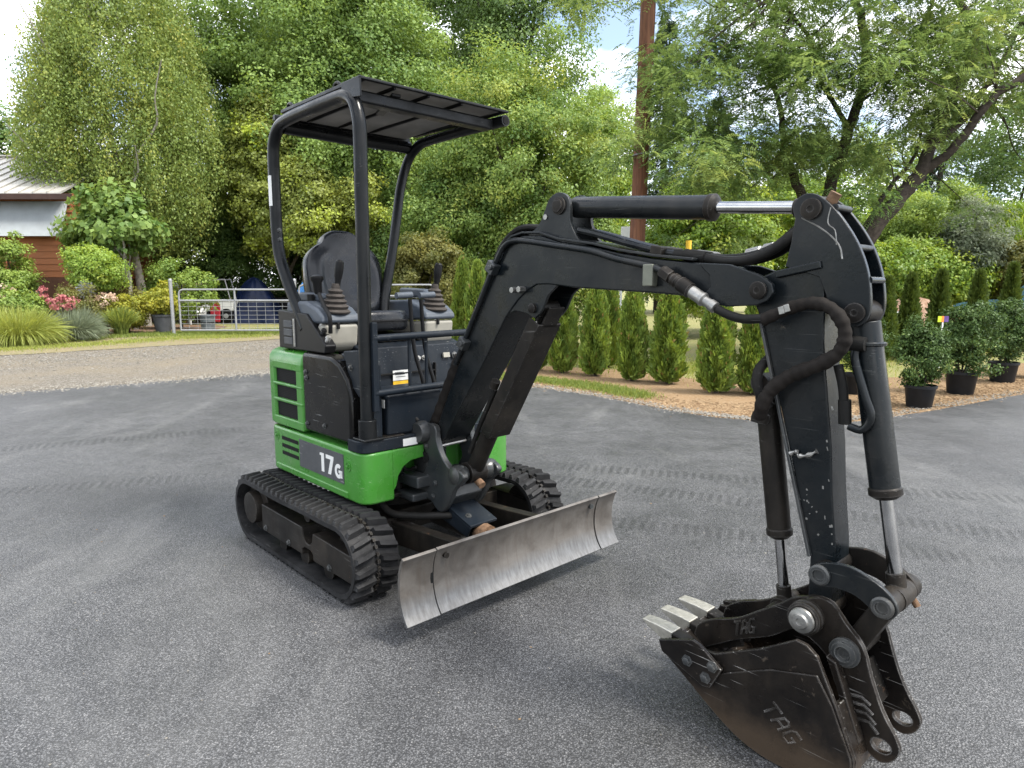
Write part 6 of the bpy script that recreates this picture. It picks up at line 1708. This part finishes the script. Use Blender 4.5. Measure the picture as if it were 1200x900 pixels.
grass_patch('verge_grass', strip([(-18, 12.0), (-12, 15.4), (-10.6, 17.2), (-9.4, 19.4), (-7.5, 20.0)], 0.55), 9000, 205, LM['yellowgrass'], 0.055, -0.014, 0.014)
grass_patch('bed_edge_grass', strip([(-16, 14.9), (-12.6, 16.9), (-11.4, 20.0)], 0.25), 3500, 204, LM['grass'], 0.09, -0.02, 0.02)

# loose gravel and wood chips along the asphalt edge
def pebbles(name, path, n, wd, s0, s1, seed, mat, z0, flat=0.6):
    rng = np.random.default_rng(seed)
    q = strip(path, wd)(rng, n)
    base = np.array([(1, 0, 0), (0, 1, 0), (-1, 0, 0), (0, -1, 0), (0, 0, 1), (0, 0, -0.6)], float)
    tri = np.array([(0, 1, 4), (1, 2, 4), (2, 3, 4), (3, 0, 4), (1, 0, 5), (2, 1, 5), (3, 2, 5), (0, 3, 5)])
    s = rng.uniform(s0, s1, (n, 1, 1)) * rng.uniform(0.6, 1.3, (n, 1, 3)) * np.array([1, 1, flat])
    a = rng.uniform(0, 6.28, n)
    v = base[None] * s * rng.uniform(0.7, 1.3, (n, 6, 1))
    x = v[:, :, 0] * np.cos(a)[:, None] - v[:, :, 1] * np.sin(a)[:, None]
    y = v[:, :, 0] * np.sin(a)[:, None] + v[:, :, 1] * np.cos(a)[:, None]
    v = np.stack([x + q[:, :1], y + q[:, 1:], v[:, :, 2] + z0], 2).reshape(-1, 3)
    f = (tri[None] + (np.arange(n) * 6)[:, None, None]).reshape(-1, 3)
    me = bpy.data.meshes.new(name)
    me.from_pydata(v.tolist(), [], f.tolist())
    at = me.attributes.new('tint', 'FLOAT', 'FACE')
    at.data.foreach_set('value', np.repeat(rng.random(n), 8).astype(np.float32))
    me.materials.append(mat)
    tag(link_mesh(name, me, None), kind='stuff')
def tintmat(name, a, b):
    t = NT(name)
    at = t.n('ShaderNodeAttribute'); at.attribute_name = 'tint'
    t.set(color=t.ramp(at.outputs['Fac'], [(0, a), (1, b)]), rough=0.9, spec=0.2)
    return t.m
M['stone'] = tintmat('loose_stone', (0.11, 0.10, 0.085), (0.25, 0.235, 0.205))
M['chip'] = tintmat('loose_wood_chip', (0.11, 0.066, 0.034), (0.25, 0.175, 0.10))
edge = [(-14, 3.9), (-10, 6.9), (-6.94, 9.2), (-4.02, 11.4), (-2.6, 12.0)]
edge2 = [(-1.2, 11.15), (0.19, 9.9), (1.13, 8.96), (1.95, 7.79), (2.57, 7.28), (3.3, 7.12), (4.27, 7.5), (6.89, 9.1), (10, 10.9)]
pebbles('gravel_stones', [(-15, 9.5), (-11, 12.5), (-8, 15.5), (-5, 17.5), (-2, 17)], 9000, 1.6, 0.008, 0.024, 301, M['stone'], -0.018)
pebbles('gravel_stones', edge, 7000, 0.28, 0.006, 0.018, 302, M['stone'], 0.001)
pebbles('edge_stones', edge2, 5000, 0.09, 0.005, 0.014, 303, M['stone'], 0.0)
pebbles('wood_chips', [(x, y + 0.45) for x, y in edge2], 9000, 0.35, 0.012, 0.034, 304, M['chip'], -0.008, 0.35)
pebbles('asphalt_grit', [(-6, 5), (-2, 3.4), (0.5, 2.6), (2, 5), (4, 6)], 500, 1.3, 0.002, 0.005, 305, M['stone'], 0.001)
pebbles('fallen_leaves', [(-5, 4), (-1, 2.2), (1.5, 4.4), (4, 5)], 40, 1.3, 0.004, 0.011, 306, M['chip'], 0.002, 0.3)

# ------------------------------------------------------------------ things behind the gate and by the hedge
sp = empty('wind_spinner', (-13.15, 21.0, 0), label='round metal wind spinner on a pole in the flower bed', cat='wind spinner')
MB().cyl((0, 0.03, 0), (0, 0.03, 1.3), 0.012, 8).build('pole', M['bark'], sp)
for i in range(16):
    a = 2 * math.pi * i / 16
    b = MB()
    pts = [(0.05, -0.02), (0.18, -0.045), (0.32, 0.01), (0.33, 0.06), (0.18, 0.03), (0.05, 0.02)]
    vs = [Vector((x * math.cos(a) - y * math.sin(a), 0.012 * (1 if k < 3 else -1), 1.33 + x * math.sin(a) + y * math.cos(a))) for k, (x, y) in enumerate(pts)]
    b.add(vs, [tuple(range(6))])
    o = b.build('vane', M['galv'], sp, smooth=False)
    o.modifiers.new('thick', 'SOLIDIFY').thickness = 0.003
MB().lathe([(0.05, -0.01), (0.05, 0.01)], (0, 0, 1.33), 14, (0, 1, 0)).build('hub', M['galv'], sp)

M['tarp'] = simple('blue_tarpaulin', (0.006, 0.013, 0.045), 0.45, 0, 0.3, 5, 0.3)
M['tarplight'] = simple('light_blue_tarpaulin', (0.06, 0.20, 0.48), 0.45, 0, 0.25, 5, 0.3)
M['red'] = simple('red_plastic', (0.28, 0.02, 0.03), 0.4)
M['timber'] = simple('old_timber', (0.22, 0.11, 0.06), 0.8, 0, 0.3, 10)
def draped(name, c, rx, ry, h, seed, mat, label, cat):
    """a tarpaulin thrown over a heap: sharp ridge folds, hem on the ground"""
    rng = np.random.default_rng(seed)
    n, m = 34, 12
    ph = rng.uniform(0, 6.28, 4)
    vs, fs = [], []
    for j in range(m + 1):
        t = j / m
        for i in range(n):
            a = 2 * math.pi * i / n
            fold = 1 + (0.05 + 0.11 * t) * math.sin(a * 5 + ph[0]) + 0.05 * t * math.sin(a * 11 + ph[1])
            r_ = (t ** 0.8) * fold
            z_ = h * ((1 - t ** 1.25) + 0.10 * math.sin(a * 5 + ph[2]) * t * (1 - t) * 2 + 0.05 * math.sin(a * 9 + ph[3]) * t * (1 - t) * 2)
            vs.append((c[0] + rx * r_ * math.cos(a), c[1] + ry * r_ * math.sin(a), max(0.0, z_)))
    for j in range(m):
        for i in range(n):
            fs.append((j * n + i, j * n + (i + 1) % n, (j + 1) * n + (i + 1) % n, (j + 1) * n + i))
    root = empty(name, (c[0], c[1], 0), label=label, cat=cat)
    b = MB().add([(x - c[0], y - c[1], z_) for x, y, z_ in vs], fs)
    b.build('tarpaulin', mat, root, angle=60)
    MB().tube([(rx * 0.9 * math.cos(a), ry * 0.9 * math.sin(a), 0.35 * h) for a in [2 * math.pi * i / 30 for i in range(30)]], 0.012, 6, closed=True).build('rope', M['galv'], root)
    return root
draped('tarp_heap', (-10.7, 28.3), 1.3, 0.9, 1.85, 5, M['tarp'], 'dark blue tarpaulin over a tall heap behind the gate', 'tarpaulin')
draped('tarp_heap', (-8.0, 27.0), 0.9, 0.7, 1.85, 6, M['tarplight'], 'lighter blue tarpaulin heap right behind the canopy post', 'tarpaulin')
# utility trailer frame / quad in front of the tarp
qb = empty('garden_cart', (-12.0, 27.6, 0), label='white framed garden cart with dark tyres behind the gate', cat='cart')
for x_ in (-0.5, 0.5):
    for y_ in (-0.3, 0.3):
        w_ = MB().lathe([(0.10, -0.07), (0.25, -0.07), (0.29, -0.04), (0.29, 0.04), (0.25, 0.07), (0.10, 0.07)], (x_, y_, 0.29), 20, (0, 1, 0)).build('wheel', M['plastic'], qb)
        MB().cyl((x_, y_ - 0.075, 0.29), (x_, y_ + 0.075, 0.29), 0.1, 14).build('rim', M['galv'], w_)
MB().prism([(-0.8, 0.5), (0.75, 0.5), (0.8, 0.85), (0.2, 0.95), (-0.3, 0.8), (-0.85, 0.85)], -0.32, 0.32).build('body', M['white'], qb, bevel=0.03)
MB().tube([(-0.7, -0.3, 0.85), (-0.4, -0.3, 1.7), (0.5, -0.3, 1.75), (0.7, -0.3, 0.85)], 0.025, 8).tube([(-0.7, 0.3, 0.85), (-0.4, 0.3, 1.7), (0.5, 0.3, 1.75), (0.7, 0.3, 0.85)], 0.025, 8).build('roll_frame', M['galv'], qb)
ac = empty('lawn_chair', (-12.35, 26.6, 0), 0.5, label='white slatted lawn chair beside the cart behind the gate', cat='chair')
for i in range(6):
    MB().box((0.0, -0.25 + 0.09 * i, 0.40 - 0.01 * i), (0.55, 0.075, 0.02)).build('slat', M['white'], ac)
    MB().box((-0.24 + 0.095 * i, 0.34, 0.85), (0.08, 0.02, 0.85), (-0.3, 0, 0)).build('slat', M['white'], ac)
for x_ in (-0.27, 0.27):
    MB().tube([(x_, -0.28, 0), (x_, -0.28, 0.62), (x_, 0.3, 0.58)], 0.025, 6).tube([(x_, 0.28, 0), (x_, 0.15, 0.4)], 0.025, 6).build('leg', M['white'], ac)
rb_ = empty('red_sled', (-11.55, 26.4, 0), label='bright red plastic sled leaning behind the gate', cat='sled')
MB().prism([(-0.18, 0.1), (0.16, 0.08), (0.2, 0.7), (0.12, 0.88), (-0.14, 0.88), (-0.22, 0.7)], -0.03, 0.03).build('shell', M['red'], rb_, bevel=0.03)
for z_ in (0.35, 0.6):
    MB().cyl((-0.06, -0.035, z_), (0.06, -0.035, z_), 0.018, 8).build('handle', M['plastic'], rb_)
lp = empty('lattice_panel', (-13.3, 27.4, 0), 0.15, label='dark timber rack holding a leaning grey sheet by the fig tree', cat='rack')
MB().prism([(-0.5, 0.95), (0.75, 0.75), (0.75, 1.45), (-0.35, 1.95), (-0.5, 1.9)], 0.0, 0.02).build('sheet', M['awning'], lp)
for x_ in (-0.55, 0.1, 0.8):
    MB().span((x_ - 0.03, -0.06, 0), (x_ + 0.03, 0.0, 1.55)).build('post', M['timber'], lp)
for z_ in (0.3, 0.75, 1.35):
    MB().span((-0.6, -0.09, z_), (0.85, -0.062, z_ + 0.06)).build('rail', M['timber'], lp)
yb_ = empty('wooden_box', (-12.75, 27.8, 0), label='pale yellow box standing on a dark drum behind the gate', cat='box')
MB().lathe([(0.2, 0), (0.22, 0.3), (0.22, 0.9), (0.2, 0.95)], n=20).build('drum', M['bark'], yb_)
MB().prism([(-0.24, 1.0), (0.22, 0.95), (0.26, 1.5), (-0.26, 1.55)], -0.16, 0.16).build('carton', simple('yellowed_board', (0.55, 0.43, 0.22), 0.7), yb_, bevel=0.01)
MB().span((-0.28, -0.18, 1.5), (0.28, 0.18, 1.6)).build('lid', simple('yellowed_lid', (0.62, 0.50, 0.26), 0.7), yb_, bevel=0.01)
db_ = empty('dark_bin', (-9.6, 29.6, 0), label='black low trailer box under the dark blue tarpaulin', cat='trailer')
MB().prism([(-1.6, 0.35), (1.9, 0.35), (1.9, 1.0), (-1.6, 1.0)], -0.5, 0.5).build('box', M['plastic'], db_, bevel=0.03)
for x_ in (-0.9, 1.2):
    MB().lathe([(0.12, -0.09), (0.3, -0.09), (0.34, -0.05), (0.34, 0.05), (0.3, 0.09), (0.12, 0.09)], (x_, -0.55, 0.34), 20, (0, 1, 0)).build('wheel', M['plastic'], db_)
bs = empty('white_board', (-8.2, 26.0, 0), label='white board lying against the light blue tarpaulin', cat='board')
MB().prism([(-0.45, 0.0), (0.5, 0.0), (0.4, 0.75), (-0.1, 0.8)], 0, 0.03).build('sheet', M['white'], bs)
MB().box((0, -0.012, 0.35), (0.7, 0.02, 0.05)).build('batten', M['white'], bs)
bush('yellow_flowers', 'yellow flowering plant on top of the light blue tarpaulin heap', 'flowers', (-7.75, 26.5, 1.85), (0.35, 0.3, 0.2), LM['gold'], 16, 40, 0.12, 0.06, 0.045, 130, trunk=False, group=None)

# pile of chips, pale block and timber behind the pots
rng = np.random.default_rng(8)
n, m = 40, 10
vs, fs = [], []
for j in range(m + 1):
    t = j / m
    for i in range(n):
        a = 2 * math.pi * i / n
        r_ = t * (1 + 0.12 * math.sin(3 * a + 1) + 0.05 * math.sin(7 * a))
        vs.append((1.9 * r_ * math.cos(a), 0.8 * r_ * math.sin(a), 1.25 * (1 - t ** 1.5) + rng.normal() * 0.02 - 0.02))
for j in range(m):
    for i in range(n):
        fs.append((j * n + i, j * n + (i + 1) % n, (j + 1) * n + (i + 1) % n, (j + 1) * n + i))
pile = MB().add(vs, fs).build('chip_pile', m_soil('red_chip_pile', (0.40, 0.24, 0.16), (0.30, 0.17, 0.11), (0.52, 0.38, 0.28), 18), None)
pile.location = (9.4, 16.0, -0.02)
tag(pile, 'pinkish tan pile of wood chips behind the pointed arborvitae', 'pile')
blk = empty('stone_block', (8.35, 14.7, 0), 0.1, label='pale stone block on a timber edging behind the first pots', cat='block')
MB().prism([(-0.42, 0.52), (0.40, 0.5), (0.30, 0.82), (0.08, 0.92), (-0.2, 0.86)], -0.2, 0.2).build('stone', simple('pale_stone', (0.55, 0.53, 0.48), 0.8, 0, 0.2, 8, 0.3), blk, bevel=0.05)
MB().span((-0.6, -0.22, 0.36), (0.6, 0.22, 0.5)).build('timber_edging', simple('tan_timber', (0.42, 0.30, 0.14), 0.8), blk, bevel=0.01)
for x_ in (-0.5, 0.5):
    MB().span((x_ - 0.06, -0.18, 0), (x_ + 0.06, 0.18, 0.358)).build('support', M['timber'], blk)

# blue car at the right edge
car = empty('parked_car', (13.1, 16.2, 0), 0.12, label='slate blue car parked behind the shrubs at the right edge', cat='car')
cp = simple('blue_car_paint', (0.035, 0.085, 0.13), 0.22, 0.3, 0.05, 3)
cprof = catmull2([(-2.15, 0.45), (-2.2, 0.75), (-2.05, 1.02), (-1.2, 1.12), (-0.75, 1.17), (-0.1, 1.55), (0.5, 1.64), (1.3, 1.58), (1.95, 1.15), (2.15, 0.95), (2.2, 0.5), (2.0, 0.35), (-2.0, 0.35), (-2.15, 0.45)], 4)[:-1]
MB().prism(cprof, -0.84, 0.84).build('body', cp, car, bevel=0.10, seg=4)
gl = simple('dark_car_glass', (0.02, 0.025, 0.03), 0.08)
for sy in (-1, 1):
    for pts in ([(-0.55, 1.14), (-0.05, 1.48), (0.40, 1.54), (0.40, 1.14)], [(0.46, 1.14), (0.46, 1.545), (1.15, 1.49), (1.55, 1.16)]):
        MB().prism(pts, sy * 0.842, sy * 0.85).build('window', gl, car)
    MB().span((-0.5, sy * 0.842, 1.10), (1.6, sy * 0.856, 1.13)).build('trim', M['galv'], car)
    MB().prism([(-2.08, 0.82), (-1.75, 0.86), (-1.7, 0.98), (-2.02, 0.96)], sy * 0.80, sy * 0.852).build('headlight', M['white'], car)
    for x_ in (-1.35, 1.35):
        w_ = MB().lathe([(0.18, -0.1), (0.30, -0.1), (0.335, -0.07), (0.335, 0.07), (0.30, 0.1), (0.18, 0.1)], (x_, sy * 0.80, 0.335), 24, (0, 1, 0)).build('wheel', M['plastic'], car)
        MB().cyl((x_, sy * 0.80 - 0.095, 0.335), (x_, sy * 0.80 + 0.095, 0.335), 0.19, 18).build('rim', M['galv'], w_)
